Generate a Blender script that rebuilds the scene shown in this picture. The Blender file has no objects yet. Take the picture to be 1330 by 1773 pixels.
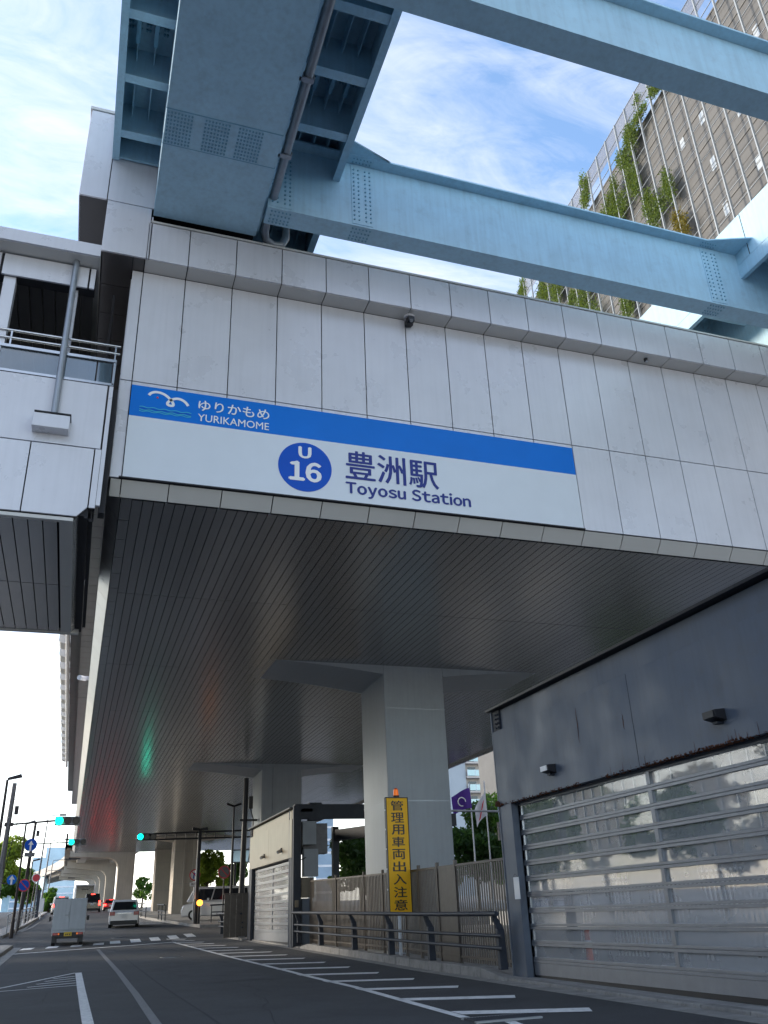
import bpy, bmesh, math, random
from mathutils import Vector, Matrix
import numpy as np
random.seed(7)
S = bpy.context.scene
COL = S.collection
R = math.radians
# ------------------------------------------------------------------ camera
cam_d = bpy.data.cameras.new('camera')
cam = bpy.data.objects.new('camera', cam_d); COL.objects.link(cam); S.camera = cam
cam_d.sensor_fit = 'HORIZONTAL'; cam_d.sensor_width = 36; cam_d.lens = 1474.0/1330*36
cam_d.clip_start = 0.05; cam_d.clip_end = 6000
yaw, pit, rol = 0.342646, 0.438596, -0.040387
fw = Vector((math.sin(yaw)*math.cos(pit), math.cos(yaw)*math.cos(pit), math.sin(pit)))
rt = Vector((math.cos(yaw), -math.sin(yaw), 0)); up = rt.cross(fw)
r2 = rt*math.cos(rol)+up*math.sin(rol); u2 = -rt*math.sin(rol)+up*math.cos(rol)
m3 = Matrix((r2, u2, -fw)).transposed()
cam.matrix_world = Matrix.Translation((0, 0, 1.5)) @ m3.to_4x4()
# ------------------------------------------------------------------ world and sun
SUN_AZ, SUN_EL = R(-60), R(17)          # azimuth measured from +Y towards +X
W = bpy.data.worlds.new('World'); S.world = W; W.use_nodes = True
nt = W.node_tree; nt.nodes.clear()
def N(t, **k):
    n = nt.nodes.new(t)
    for a, b in k.items(): setattr(n, a, b)
    return n
def Lk(a, b): nt.links.new(a, b)
out = N('ShaderNodeOutputWorld'); bg = N('ShaderNodeBackground'); bg.inputs[1].default_value = 0.15
sky = N('ShaderNodeTexSky', sky_type='NISHITA', sun_disc=False, sun_elevation=SUN_EL, sun_rotation=SUN_AZ,
        altitude=20, air_density=1.0, dust_density=0.7, ozone_density=2.2)
tc = N('ShaderNodeTexCoord'); sep = N('ShaderNodeSeparateXYZ'); Lk(tc.outputs['Generated'], sep.inputs[0])
def M_(op, a, b=None, c=None, clamp=False):
    n = N('ShaderNodeMath', operation=op, use_clamp=clamp)
    for i, v in enumerate((a, b, c)):
        if v is None: continue
        if isinstance(v, (int, float)): n.inputs[i].default_value = v
        else: Lk(v, n.inputs[i])
    return n.outputs[0]
zc = M_('MAXIMUM', sep.outputs[2], 0.0)
den = M_('ADD', zc, 0.12)
cmb = N('ShaderNodeCombineXYZ')
Lk(M_('DIVIDE', sep.outputs[0], den), cmb.inputs[0]); Lk(M_('DIVIDE', sep.outputs[1], den), cmb.inputs[1])
mp = N('ShaderNodeMapping'); mp.inputs['Rotation'].default_value = (0, 0, R(35)); mp.inputs['Scale'].default_value = (0.75, 1.7, 1)
mp.inputs['Location'].default_value = (0.65, 0.3, 0)
Lk(cmb.outputs[0], mp.inputs[0])
n1 = N('ShaderNodeTexNoise'); n1.inputs['Scale'].default_value = 1.5; n1.inputs['Detail'].default_value = 9; n1.inputs['Roughness'].default_value = 0.62; n1.inputs['Distortion'].default_value = 0.7
n2 = N('ShaderNodeTexNoise'); n2.inputs['Scale'].default_value = 5.5; n2.inputs['Detail'].default_value = 8; n2.inputs['Roughness'].default_value = 0.65; n2.inputs['Distortion'].default_value = 1.2
Lk(mp.outputs[0], n1.inputs['Vector']); Lk(mp.outputs[0], n2.inputs['Vector'])
c1 = M_('SUBTRACT', M_('ADD', M_('MULTIPLY', n1.outputs[0], 0.72), M_('MULTIPLY', n2.outputs[0], 0.38)), 0.445)
c2 = M_('MULTIPLY', c1, 4.2, clamp=True)
c3 = M_('MULTIPLY', c2, 0.8)
mix = N('ShaderNodeMixRGB'); mix.inputs[2].default_value = (2.25, 2.35, 2.6, 1)
Lk(c3, mix.inputs[0]); Lk(sky.outputs[0], mix.inputs[1])
# thin bright veil low over the horizon
veil = M_('POWER', M_('SUBTRACT', 1.0, zc), 5.0)
mix2 = N('ShaderNodeMixRGB'); mix2.inputs[2].default_value = (7.6, 7.4, 6.9, 1)
sdn = N('ShaderNodeVectorMath', operation='DOT_PRODUCT'); sdn.inputs[1].default_value = (math.sin(SUN_AZ), math.cos(SUN_AZ), 0); Lk(tc.outputs['Generated'], sdn.inputs[0])
side = M_('MULTIPLY_ADD', sdn.outputs['Value'], 0.30, 0.50, clamp=True)
Lk(M_('MULTIPLY', veil, side), mix2.inputs[0]); Lk(mix.outputs[0], mix2.inputs[1])
Lk(mix2.outputs[0], bg.inputs[0]); Lk(bg.outputs[0], out.inputs[0])
sl = bpy.data.lights.new('sun', 'SUN'); sl.energy = 1.1; sl.angle = R(10); sl.color = (1.0, 0.88, 0.72)
so = bpy.data.objects.new('sun', sl); COL.objects.link(so)
sdir = Vector((math.sin(SUN_AZ)*math.cos(SUN_EL), math.cos(SUN_AZ)*math.cos(SUN_EL), math.sin(SUN_EL)))
so.rotation_euler = sdir.to_track_quat('Z', 'Y').to_euler()
so.location = (-30, 40, 40)
S.view_settings.view_transform = 'Standard'; S.view_settings.look = 'None'
S.view_settings.gamma = 1; S.view_settings.use_curve_mapping = False
S.view_settings.exposure = 1.8
S.cycles.max_bounces = 7; S.cycles.sample_clamp_indirect = 6; S.cycles.use_denoising = True
# ------------------------------------------------------------------ materials
MATS = {}
def mat(name, col, rough=0.6, metal=0.0, var=0.12, scale=3.0, bump=0.0, bscale=40.0, spec=0.5, emis=None, estr=0.0,
        stretch=None, streak=0.0, obj_var=0.0, rough_var=0.0, coat=0.0, dirt=None, dirt_amt=0.0, speck=0.0):
    if name in MATS: return MATS[name]
    m = bpy.data.materials.new(name); m.use_nodes = True
    t = m.node_tree; b = t.nodes['Principled BSDF']
    def nn(k, **kw):
        n = t.nodes.new(k)
        for a, c in kw.items(): setattr(n, a, c)
        return n
    b.inputs['Roughness'].default_value = rough; b.inputs['Metallic'].default_value = metal
    b.inputs['Specular IOR Level'].default_value = spec; b.inputs['Coat Weight'].default_value = coat
    geo = nn('ShaderNodeNewGeometry')
    mp = nn('ShaderNodeMapping'); t.links.new(geo.outputs['Position'], mp.inputs[0])
    if stretch: mp.inputs['Scale'].default_value = stretch
    no = nn('ShaderNodeTexNoise'); no.inputs['Scale'].default_value = scale; no.inputs['Detail'].default_value = 6; no.inputs['Roughness'].default_value = 0.6
    t.links.new(mp.outputs[0], no.inputs['Vector'])
    mr = nn('ShaderNodeMapRange'); mr.inputs[1].default_value = 0.3; mr.inputs[2].default_value = 0.7
    mr.inputs[3].default_value = 1-var; mr.inputs[4].default_value = 1+var
    t.links.new(no.outputs[0], mr.inputs[0])
    fac = mr.outputs[0]
    def mul(a, bb):
        q = nn('ShaderNodeMath', operation='MULTIPLY'); t.links.new(a, q.inputs[0]); t.links.new(bb, q.inputs[1]); return q.outputs[0]
    if obj_var:
        oi = nn('ShaderNodeObjectInfo'); r2 = nn('ShaderNodeMapRange'); r2.inputs[3].default_value = 1-obj_var; r2.inputs[4].default_value = 1+obj_var
        t.links.new(oi.outputs['Random'], r2.inputs[0]); fac = mul(fac, r2.outputs[0])
    if speck:
        n7 = nn('ShaderNodeTexNoise'); n7.inputs['Scale'].default_value = 45; n7.inputs['Detail'].default_value = 6; n7.inputs['Roughness'].default_value = .8; t.links.new(geo.outputs['Position'], n7.inputs['Vector'])
        r7 = nn('ShaderNodeMapRange'); r7.inputs[1].default_value = .3; r7.inputs[2].default_value = .7; r7.inputs[3].default_value = 1-speck; r7.inputs[4].default_value = 1+speck; t.links.new(n7.outputs[0], r7.inputs[0]); fac = mul(fac, r7.outputs[0])
    if streak:      # rain streaks running down
        m2 = nn('ShaderNodeMapping'); m2.inputs['Scale'].default_value = (7, 7, 0.35); t.links.new(geo.outputs['Position'], m2.inputs[0])
        n3 = nn('ShaderNodeTexNoise'); n3.inputs['Scale'].default_value = 1.6; n3.inputs['Detail'].default_value = 5; t.links.new(m2.outputs[0], n3.inputs['Vector'])
        r3 = nn('ShaderNodeMapRange'); r3.inputs[1].default_value = 0.42; r3.inputs[2].default_value = 0.75; r3.inputs[3].default_value = 1; r3.inputs[4].default_value = 1-streak
        t.links.new(n3.outputs[0], r3.inputs[0]); fac = mul(fac, r3.outputs[0])
    vm = nn('ShaderNodeVectorMath', operation='SCALE'); vm.inputs[0].default_value = col[:3]; t.links.new(fac, vm.inputs['Scale'])
    cout = vm.outputs[0]
    if dirt:
        n4 = nn('ShaderNodeTexNoise'); n4.inputs['Scale'].default_value = scale*2.3; n4.inputs['Detail'].default_value = 8; n4.inputs['Roughness'].default_value = 0.7
        t.links.new(geo.outputs['Position'], n4.inputs['Vector'])
        r4 = nn('ShaderNodeMapRange'); r4.inputs[1].default_value = 0.52; r4.inputs[2].default_value = 0.72; r4.inputs[3].default_value = 0; r4.inputs[4].default_value = dirt_amt
        t.links.new(n4.outputs[0], r4.inputs[0])
        mx = nn('ShaderNodeMixRGB'); mx.inputs[2].default_value = (*dirt, 1); t.links.new(r4.outputs[0], mx.inputs[0]); t.links.new(cout, mx.inputs[1]); cout = mx.outputs[0]
    t.links.new(cout, b.inputs['Base Color'])
    if rough_var:
        r5 = nn('ShaderNodeMapRange'); r5.inputs[1].default_value = 0.3; r5.inputs[2].default_value = 0.7; r5.inputs[3].default_value = rough-rough_var; r5.inputs[4].default_value = rough+rough_var
        t.links.new(no.outputs[0], r5.inputs[0]); t.links.new(r5.outputs[0], b.inputs['Roughness'])
    if bump:
        n6 = nn('ShaderNodeTexNoise'); n6.inputs['Scale'].default_value = bscale; n6.inputs['Detail'].default_value = 4
        t.links.new(geo.outputs['Position'], n6.inputs['Vector'])
        bp = nn('ShaderNodeBump'); bp.inputs['Strength'].default_value = bump; bp.inputs['Distance'].default_value = 0.02
        t.links.new(n6.outputs[0], bp.inputs['Height']); t.links.new(bp.outputs[0], b.inputs['Normal'])
    if emis:
        b.inputs['Emission Color'].default_value = (*emis, 1); b.inputs['Emission Strength'].default_value = estr
    MATS[name] = m
    return m
def glass_mat(name, tint, refl_rough=0.08, see=0.7, body=(0.5, 0.5, 0.5), bodyamt=0.2, gain=1.0):
    m = bpy.data.materials.new(name); m.use_nodes = True; t = m.node_tree; t.nodes.clear()
    o = t.nodes.new('ShaderNodeOutputMaterial'); tr = t.nodes.new('ShaderNodeBsdfTransparent'); tr.inputs[0].default_value = (*tint, 1)
    gl = t.nodes.new('ShaderNodeBsdfGlossy'); gl.inputs['Roughness'].default_value = refl_rough; gl.inputs[0].default_value = (.9, .9, .9, 1)
    df = t.nodes.new('ShaderNodeBsdfDiffuse'); 
    geo = t.nodes.new('ShaderNodeNewGeometry'); no = t.nodes.new('ShaderNodeTexNoise'); no.inputs['Scale'].default_value = 1.3; no.inputs['Detail'].default_value = 5
    t.links.new(geo.outputs['Position'], no.inputs['Vector'])
    df.inputs[0].default_value = (*body, 1)
    fr = t.nodes.new('ShaderNodeFresnel'); fr.inputs[0].default_value = 1.5
    m1 = t.nodes.new('ShaderNodeMixShader'); mr = t.nodes.new('ShaderNodeMapRange')
    mr.inputs[1].default_value = .3; mr.inputs[2].default_value = .7; mr.inputs[3].default_value = bodyamt*.85; mr.inputs[4].default_value = bodyamt*1.15
    t.links.new(no.outputs[0], mr.inputs[0]); t.links.new(mr.outputs[0], m1.inputs[0])
    m2 = t.nodes.new('ShaderNodeMixShader'); t.links.new(tr.outputs[0], m1.inputs[1]); t.links.new(df.outputs[0], m1.inputs[2])
    ad = t.nodes.new('ShaderNodeMath'); ad.operation = 'MULTIPLY_ADD'; ad.inputs[1].default_value = gain; ad.inputs[2].default_value = (1-see)*.25; ad.use_clamp = True
    t.links.new(fr.outputs[0], ad.inputs[0])
    t.links.new(ad.outputs[0], m2.inputs[0]); t.links.new(m1.outputs[0], m2.inputs[1]); t.links.new(gl.outputs[0], m2.inputs[2])
    t.links.new(m2.outputs[0], o.inputs[0]); MATS[name] = m
    return m
panel = mat('pale_metal_panel', (.69, .685, .725), .30, .10, .04, 1.2, streak=.06, obj_var=.025, rough_var=.05, dirt=(.45, .42, .40), dirt_amt=.03)
panel_w = mat('warm_metal_panel', (.60, .58, .55), .34, .1, .03, 1.2, obj_var=.03)
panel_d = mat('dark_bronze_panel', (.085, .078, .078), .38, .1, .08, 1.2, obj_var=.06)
plankd = mat('dark_plank', (.10, .09, .088), .5, 0, .08, 2, obj_var=.1)
joint = mat('dark_joint', (.02, .02, .025), .8, var=.1)
soffm = mat('soffit_metal', (.36, .365, .37), .24, .72, .03, 1.4, obj_var=.04)
colm = mat('pier_paint', (.30, .33, .36), .42, .0, .07, 1.5, streak=.08, rough_var=.08, dirt=(.25, .23, .2), dirt_amt=.15)
blue = mat('light_blue_steel', (.43, .65, .78), .5, .0, .07, 1.6, streak=.12, rough_var=.08, dirt=(.22, .30, .36), dirt_amt=.25, bump=.02, bscale=6)
blue_b = mat('blue_steel_bolts', (.17, .37, .50), .45, .0, .1, 8)
galv = mat('galvanised_pipe', (.33, .35, .38), .42, .6, .12, 5, rough_var=.1)
steel = mat('brushed_steel', (.55, .56, .58), .25, .9, .08, 6)
navy = mat('slate_blue_steel', (.125, .15, .19), .5, .1, .07, 1.2, streak=.10, rough_var=.1, dirt=(.13, .12, .115), dirt_amt=.35)
navy2 = mat('dark_slate_steel', (.026, .033, .048), .6, 0, .15, 3, dirt=(.08, .06, .05), dirt_amt=.3)
beige = mat('weathered_beige_panel', (.21, .18, .135), .40, .35, .10, 1.5, streak=.2, obj_var=.03)
rust = mat('rust', (.10, .035, .015), .9, .0, .5, 20, bump=.6, bscale=60)
shut = mat('shutter_aluminium', (.26, .27, .29), .4, .35, .08, 4, streak=.05)
brown = mat('brown_fence_paint', (.10, .085, .072), .5, .15, .12, 4, obj_var=.10, dirt=(.2, .17, .14), dirt_amt=.3)
black = mat('black_paint', (.018, .018, .022), .45, var=.2)
lampm = mat('dark_brown_pole', (.045, .038, .04), .5, .2, .15, 5)
polem = mat('grey_pole', (.16, .16, .17), .5, .4, .15, 5)
asph = mat('asphalt', (.060, .062, .067), .85, 0, .18, .9, speck=.45, bump=.9, bscale=160, dirt=(.085, .083, .085), dirt_amt=.28)
asph2 = mat('asphalt_patch', (.030, .032, .038), .9, 0, .2, 2)
conc = mat('kerb_concrete', (.27, .26, .245), .85, 0, .22, 3, bump=.5, bscale=60, dirt=(.10, .095, .085), dirt_amt=.6, obj_var=.06)
conc2 = mat('viaduct_concrete', (.52, .47, .40), .8, 0, .10, .6, streak=.12)
pave = mat('paving', (.32, .31, .30), .85, 0, .2, 2, bump=.4, bscale=50, dirt=(.10, .10, .09), dirt_amt=.5)
earth = mat('city_ground', (.25, .255, .265), .95, 0, .3, .05)
paint = mat('road_paint', (.74, .74, .73), .7, 0, .14, 6, dirt=(.16, .16, .16), dirt_amt=.6, bump=.4, bscale=120)
paint_old = mat('worn_road_paint', (.20, .20, .20), .8, 0, .30, 25, dirt=(.06, .06, .06), dirt_amt=.8)
white = mat('white_board', (.69, .73, .78), .35, 0, .02, 2, coat=.15)
sblue = mat('sign_blue', (.0, .17, .66), .4, 0, .04, 1.5, spec=.25)
dblue = mat('roundel_blue', (.0, .085, .52), .45, 0, .03, 2, spec=.25)
navyink = mat('indigo_lettering', (.004, .02, .22), .5, 0, .03, 2)
whiteink = mat('white_lettering', (.85, .85, .85), .35, 0, .02, 2)
cyanink = mat('cyan_wave_ink', (.05, .45, .60), .4, 0, .02, 2)
redink = mat('red_print', (.65, .04, .06), .4, 0, .02, 2)
amber = mat('amber_board', (.95, .50, .008), .5, 0, .03, 3, spec=.3)
ink = mat('dark_lettering', (.03, .022, .018), .5, 0, .05, 3)
amberlamp = mat('amber_beacon_lens', (.85, .20, .02), .25, 0, .05, 4, emis=(1, .18, .01), estr=.12)
flash = mat('flashing_orange_lamp', (.9, .3, .02), .3, emis=(1, .28, .03), estr=1.6)
greenl = mat('lit_green_lens', (.0, .8, .55), .3, emis=(.0, 1.0, .62), estr=3.5)
offlens = mat('unlit_lens', (.02, .02, .022), .2)
redlit = mat('lit_brake_lamp', (.8, .02, .02), .3, emis=(1, .03, .02), estr=4)
redoff = mat('red_lamp_lens', (.35, .015, .02), .25, spec=.7)
carw = mat('white_car_paint', (.70, .70, .70), .22, 0, .02, 3, coat=.6)
cars = mat('silver_car_paint', (.42, .44, .46), .25, .6, .03, 3, coat=.5)
cark = mat('black_car_paint', (.012, .012, .014), .2, 0, .03, 3, coat=.6)
truckb = mat('truck_box_white', (.46, .50, .53), .45, 0, .05, 4, streak=.10)
cglass = mat('dark_car_glass', (.015, .017, .02), .08, 0, .05, 3, spec=.8)
tyre = mat('tyre_rubber', (.02, .02, .02), .85, 0, .1, 20)
rim = mat('wheel_rim', (.35, .35, .36), .3, .8, .05, 10)
plate_y = mat('yellow_plate', (.65, .45, .04), .5, 0, .03, 5)
plate_w = mat('white_plate', (.7, .7, .68), .5, 0, .03, 5)
stainm = mat('rain_stain', (.10, .09, .085), .8, 0, .3, 12)
bark = mat('bark', (.09, .07, .05), .9, 0, .25, 10, bump=.5, bscale=30)
def leafmat(n, c):
    m = mat(n, c, .55, 0, .45, 1.4)
    t = m.node_tree; b = t.nodes['Principled BSDF']; o = t.nodes['Material Output']
    tr = t.nodes.new('ShaderNodeBsdfTranslucent'); tr.inputs[0].default_value = (min(1, c[0]*2.6), min(1, c[1]*2.2), c[2]*1.2, 1)
    mx = t.nodes.new('ShaderNodeMixShader'); mx.inputs[0].default_value = .45
    t.links.new(b.outputs[0], mx.inputs[1]); t.links.new(tr.outputs[0], mx.inputs[2]); t.links.new(mx.outputs[0], o.inputs[0])
    return m
leaf_d = leafmat('dark_green_leaves', (.035, .085, .022)); leaf_m = leafmat('mid_green_leaves', (.07, .16, .03)); leaf_y = leafmat('yellow_green_leaves', (.16, .24, .035)); vinem = leafmat('climbing_plant_leaves', (.075, .12, .03)); vine_y = leafmat('yellowing_plant_leaves', (.13, .12, .03))
bwall = mat('louvred_wall', (.112, .110, .107), .7, 0, .14, .25, stretch=(1, 1, 2.2), streak=.12)
bslab = mat('slab_edge', (.135, .13, .122), .7, 0, .1, .5)
mull = mat('white_mullion', (.30, .32, .33), .4, .2, .05, 2)
mesh_m = glass_mat('roof_mesh_screen', (.80, .82, .84), .4, 1.0, (.22, .22, .24), .35, gain=.15)
shglass = glass_mat('polycarbonate_pane', (.92, .93, .94), .03, 1.0, (.54, .55, .56), .36, gain=.25)
balus = glass_mat('balustrade_glass', (.45, .55, .62), .04, .5, (.25, .32, .38), .3)
aptw = mat('apartment_wall', (.55, .50, .46), .7, 0, .06, .3); aptg = mat('apartment_grey_wall', (.38, .42, .46), .6, 0, .06, .3)
aptgl = mat('pale_green_glass', (.45, .58, .58), .15, .2, .08, .4)
towerg = mat('tower_glass', (.30, .42, .55), .15, .4, .15, .2)
purple = mat('purple_flag_cloth', (.09, .03, .28), .7, 0, .05, 3); whitecl = mat('white_flag_cloth', (.75, .75, .78), .7, 0, .05, 3); ltbl = mat('pale_blue_flag_cloth', (.45, .62, .75), .7, 0, .05, 3)
orange = mat('orange_plastic', (.75, .10, .02), .5)
# ------------------------------------------------------------------ helpers
GY = [-60, 4, 20, 46, 59, 109, 160, 300, 1500]; GZ = [.15, .18, .29, .647, 1.2, 2.6, 3.6, 4.5, 4.5]
def gz(y): return float(np.interp(y, GY, GZ))
class MB:
    def __init__(s): s.v = []; s.f = []
    def add(s, vs, fs):
        o = len(s.v); s.v += [tuple(v) for v in vs]; s.f += [tuple(i+o for i in f) for f in fs]; return s
    def box(s, x0, x1, y0, y1, z0, z1):
        return s.add([(x0,y0,z0),(x1,y0,z0),(x1,y1,z0),(x0,y1,z0),(x0,y0,z1),(x1,y0,z1),(x1,y1,z1),(x0,y1,z1)],
                     [(0,3,2,1),(4,5,6,7),(0,1,5,4),(1,2,6,5),(2,3,7,6),(3,0,4,7)])
    def hexa(s, p): return s.add(p, [(0,3,2,1),(4,5,6,7),(0,1,5,4),(1,2,6,5),(2,3,7,6),(3,0,4,7)])
    def prism(s, poly, ax, a, b):      # poly in the plane across axis ax, extruded from a to b
        n = len(poly)
        def P(q, t): return {'x': (t, q[0], q[1]), 'y': (q[0], t, q[1]), 'z': (q[0], q[1], t)}[ax]
        vs = [P(q, a) for q in poly]+[P(q, b) for q in poly]
        return s.add(vs, [tuple(range(n)), tuple(range(2*n-1, n-1, -1))]+[(i, i+n, (i+1) % n+n, (i+1) % n) for i in range(n)])
    def tube(s, p, q, r, n=8, r2=None):
        p, q = Vector(p), Vector(q); d = (q-p).normalized(); a = d.orthogonal().normalized(); b = d.cross(a); r2 = r if r2 is None else r2
        vs = [p+(a*math.cos(t)+b*math.sin(t))*r for t in [2*math.pi*i/n for i in range(n)]]+[q+(a*math.cos(t)+b*math.sin(t))*r2 for t in [2*math.pi*i/n for i in range(n)]]
        return s.add(vs, [tuple(range(n-1, -1, -1)), tuple(range(n, 2*n))]+[(i, (i+1) % n, (i+1) % n+n, i+n) for i in range(n)])
    def path(s, pts, r, n=8):
        pts = [Vector(p) for p in pts]; rings = []; a = None
        for i, p in enumerate(pts):
            d = (pts[min(i+1, len(pts)-1)]-pts[max(i-1, 0)]).normalized()
            a = d.orthogonal().normalized() if a is None else (a-d*a.dot(d)).normalized()
            b = d.cross(a); rings.append([p+(a*math.cos(t)+b*math.sin(t))*r for t in [2*math.pi*k/n for k in range(n)]])
        vs = [v for g in rings for v in g]; fs = [tuple(range(n-1, -1, -1)), tuple(range(len(vs)-n, len(vs)))]
        for i in range(len(pts)-1):
            for k in range(n): fs.append((i*n+k, i*n+(k+1) % n, (i+1)*n+(k+1) % n, (i+1)*n+k))
        return s.add(vs, fs)
    def disc(s, c, r, ax='y', t=.02, n=24):
        d = {'x': (t,0,0), 'y': (0,t,0), 'z': (0,0,t)}[ax]; c = Vector(c)
        return s.tube(c-Vector(d)/2, c+Vector(d)/2, r, n)
OFF = {}
# The station, guideway and footbridge are scaled up uniformly about the camera's eye point.
K = 1.0
EYE_SCALE, EYE_ZSHIFT = 1.42, -.63  # scale about the eye, and the height shift that holds it fixed
def U(p): return Vector(p) if K == 1 else Vector((p[0]*K, p[1]*K, p[2]*K+EYE_ZSHIFT))
def tagp(o, label=None, cat=None, group=None, kind=None):
    if label: o['label'] = label
    if cat: o['category'] = cat
    if group: o['group'] = group
    if kind: o['kind'] = kind
    return o
def thing(name, label, cat, loc=(0,0,0), group=None):
    o = bpy.data.objects.new(name, None); COL.objects.link(o); o.location = U(loc); o.empty_display_size = .2
    OFF[o.name] = U(loc); return tagp(o, label, cat, group)
def mk(name, mb, m, smooth=False, off=None):
    me = bpy.data.meshes.new(name); me.from_pydata([tuple(Vector(v)*K) if off is None else tuple(U(v)-off) for v in mb.v], [], mb.f)
    bm = bmesh.new(); bm.from_mesh(me); bmesh.ops.recalc_face_normals(bm, faces=bm.faces); bm.to_mesh(me); bm.free()
    me.materials.append(m)
    if smooth:
        for p in me.polygons: p.use_smooth = True
        try: me.set_sharp_from_angle(angle=R(40))
        except Exception: pass
    return me
def part(name, mb, m, parent=None, label=None, kind=None, smooth=False, bevel=0):
    off = OFF.get(parent.name, Vector((0,0,0))) if parent else Vector((0,0,0))
    o = bpy.data.objects.new(name, mk(name, mb, m, smooth, off)); COL.objects.link(o)
    if parent: o.parent = parent
    OFF[o.name] = off
    if label: o['label'] = label
    if kind: o['kind'] = kind
    if bevel:
        b = o.modifiers.new('bevel', 'BEVEL'); b.width = bevel; b.segments = 2; b.limit_method = 'ANGLE'
    return o
def piece(name, me, parent, loc, rotz=0):
    o = bpy.data.objects.new(name, me); COL.objects.link(o); o.parent = parent
    o.location = U(loc)-OFF.get(parent.name, Vector((0,0,0))); o.rotation_euler.z = rotz; return o
def copy_tree(o, parent=None):
    c = o.copy(); COL.objects.link(c); c.parent = parent
    for ch in list(o.children): copy_tree(ch, c)
    return c
def single(name, mb, m, label, cat, group=None, **k): return tagp(part(name, mb, m, **k), label, cat, group)
def struct(name, mb, m, **k): return tagp(part(name, mb, m, **k), kind='structure')
def text(name, body, size, m, parent, origin, xdir, zdir=(0,0,1), depth=.006, bold=0.0, emb=0.0, fw=0, w=None, h=None, align='LEFT', shear=0, spacing=1.0):
    c = bpy.data.curves.new(name, 'FONT'); c.body = body; c.size = 1; c.offset = bold; c.extrude = 0; c.space_character = spacing; c.resolution_u = 3
    t = bpy.data.objects.new('tmp', c); COL.objects.link(t); bpy.context.view_layer.update()
    dg = bpy.context.evaluated_depsgraph_get(); e = t.evaluated_get(dg); me = bpy.data.meshes.new_from_object(e)
    bpy.data.objects.remove(t)
    P = [v.co.copy() for v in me.vertices]
    fcs = [tuple(f.vertices) for f in me.polygons]
    if fw:          # letter by letter from the wide sans forms, set with even gaps
        P = []; fcs = []; adv = 0
        for ch in body:
            if ch == ' ': adv += .34; continue
            c.body = chr(ord(ch)+0xFEE0); t = bpy.data.objects.new('tmp', c); COL.objects.link(t); bpy.context.view_layer.update()
            g_ = bpy.data.meshes.new_from_object(t.evaluated_get(bpy.context.evaluated_depsgraph_get())); bpy.data.objects.remove(t)
            q = [v.co.copy() for v in g_.vertices]; a = min(v.x for v in q); o_ = len(P)
            P += [Vector((v.x-a+adv, v.y, 0)) for v in q]; fcs += [tuple(i+o_ for i in f.vertices) for f in g_.polygons]
            adv += max(v.x for v in q)-a+fw
    x0 = min(p.x for p in P); x1 = max(p.x for p in P); y0 = min(p.y for p in P); y1 = max(p.y for p in P)
    sx = w/(x1-x0) if w else size; sy = h/(y1-y0) if h else size
    if w and not h: sy = sx
    if h and not w: sx = sy
    xd, zd = Vector(xdir).normalized(), Vector(zdir).normalized(); nn = xd.cross(zd)
    O = Vector(origin); off = OFF.get(parent.name, Vector((0,0,0)))
    cx = {'LEFT': x0, 'CENTER': (x0+x1)/2}[align]; cy = {'LEFT': y0, 'CENTER': (y0+y1)/2}[align]
    shifts = [(0, 0)]+([(emb, 0), (-emb, 0), (0, emb*.7), (0, -emb*.7)] if emb else [])
    vs2 = []; fs2 = []
    for q, (ax_, az_) in enumerate(shifts):
        o_ = len(vs2); vs2 += [U(O+xd*((p.x-cx+ax_)*sx)+zd*((p.y-cy+az_)*sy)+nn*(depth+q*.0006))-off for p in P]; fs2 += [tuple(i+o_ for i in f) for f in fcs]
    me = bpy.data.meshes.new(name); me.from_pydata([tuple(v) for v in vs2], [], fs2)
    me.materials.clear(); me.materials.append(m)
    o = bpy.data.objects.new(name, me); COL.objects.link(o); o.parent = parent; OFF[o.name] = off
    return o
# ------------------------------------------------------------------ ground, road, kerbs
def sheet(x0, x1, ys, dz, xfun=None):
    mb = MB(); xs = [x0+(x1-x0)*i/4 for i in range(5)]
    ys = sorted(set(list(ys)))
    for y in ys:
        for x in xs: mb.v.append((x, y, gz(y)+dz))
    for j in range(len(ys)-1):
        for i in range(4):
            a = j*5+i; mb.f.append((a, a+1, a+6, a+5))
    return mb
YS = [-60, -30, -10, 0, 4, 8, 12, 16, 20, 25, 30, 35, 40, 46, 50, 54, 59, 65, 75, 90, 109, 130, 160, 200, 250, 300]
g = sheet(-1500, 1500, YS+[600, 1500], -.06); struct('ground', g, earth)
road = sheet(-14, 8.2, YS, 0); struct('road', road, asph)
cross = sheet(8.2, 60, [46, 50, 54, 57], -.004); struct('side_road', cross, asph)
def slab(name, poly, h, m, parent=None, thick=.25, label=None, inner=0):
    """raised slab with vertical kerb face following the road slope; polygon in x, y"""
    mb = MB(); n = len(poly)
    top = [(x, y, gz(y)+h) for x, y in poly]; bot = [(x, y, gz(y)-thick) for x, y in poly]
    mb.add(top+bot, [tuple(range(n))]+[(i, (i+1) % n, (i+1) % n+n, i+n) for i in range(n)])
    return mb
def slab_strip(x0, x1, y0, y1, h, step=2.0):
    mb = MB(); n = max(1, int((y1-y0)/step)); ys = sorted(set([y0+(y1-y0)*i/n for i in range(n+1)]+[y for y in GY if y0 < y < y1]))
    for a, b in zip(ys[:-1], ys[1:]):
        mb.hexa([(x0,a,gz(a)-.2),(x1,a,gz(a)-.2),(x1,b,gz(b)-.2),(x0,b,gz(b)-.2),(x0,a,gz(a)+h),(x1,a,gz(a)+h),(x1,b,gz(b)+h),(x0,b,gz(b)+h)])
    return mb
struct('right_pavement', slab_strip(8.02, 30, -20, 45.5, .05), pave)
struct('gutter', slab_strip(7.45, 7.82, -6, 42, .004, 1.0), conc)
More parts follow.
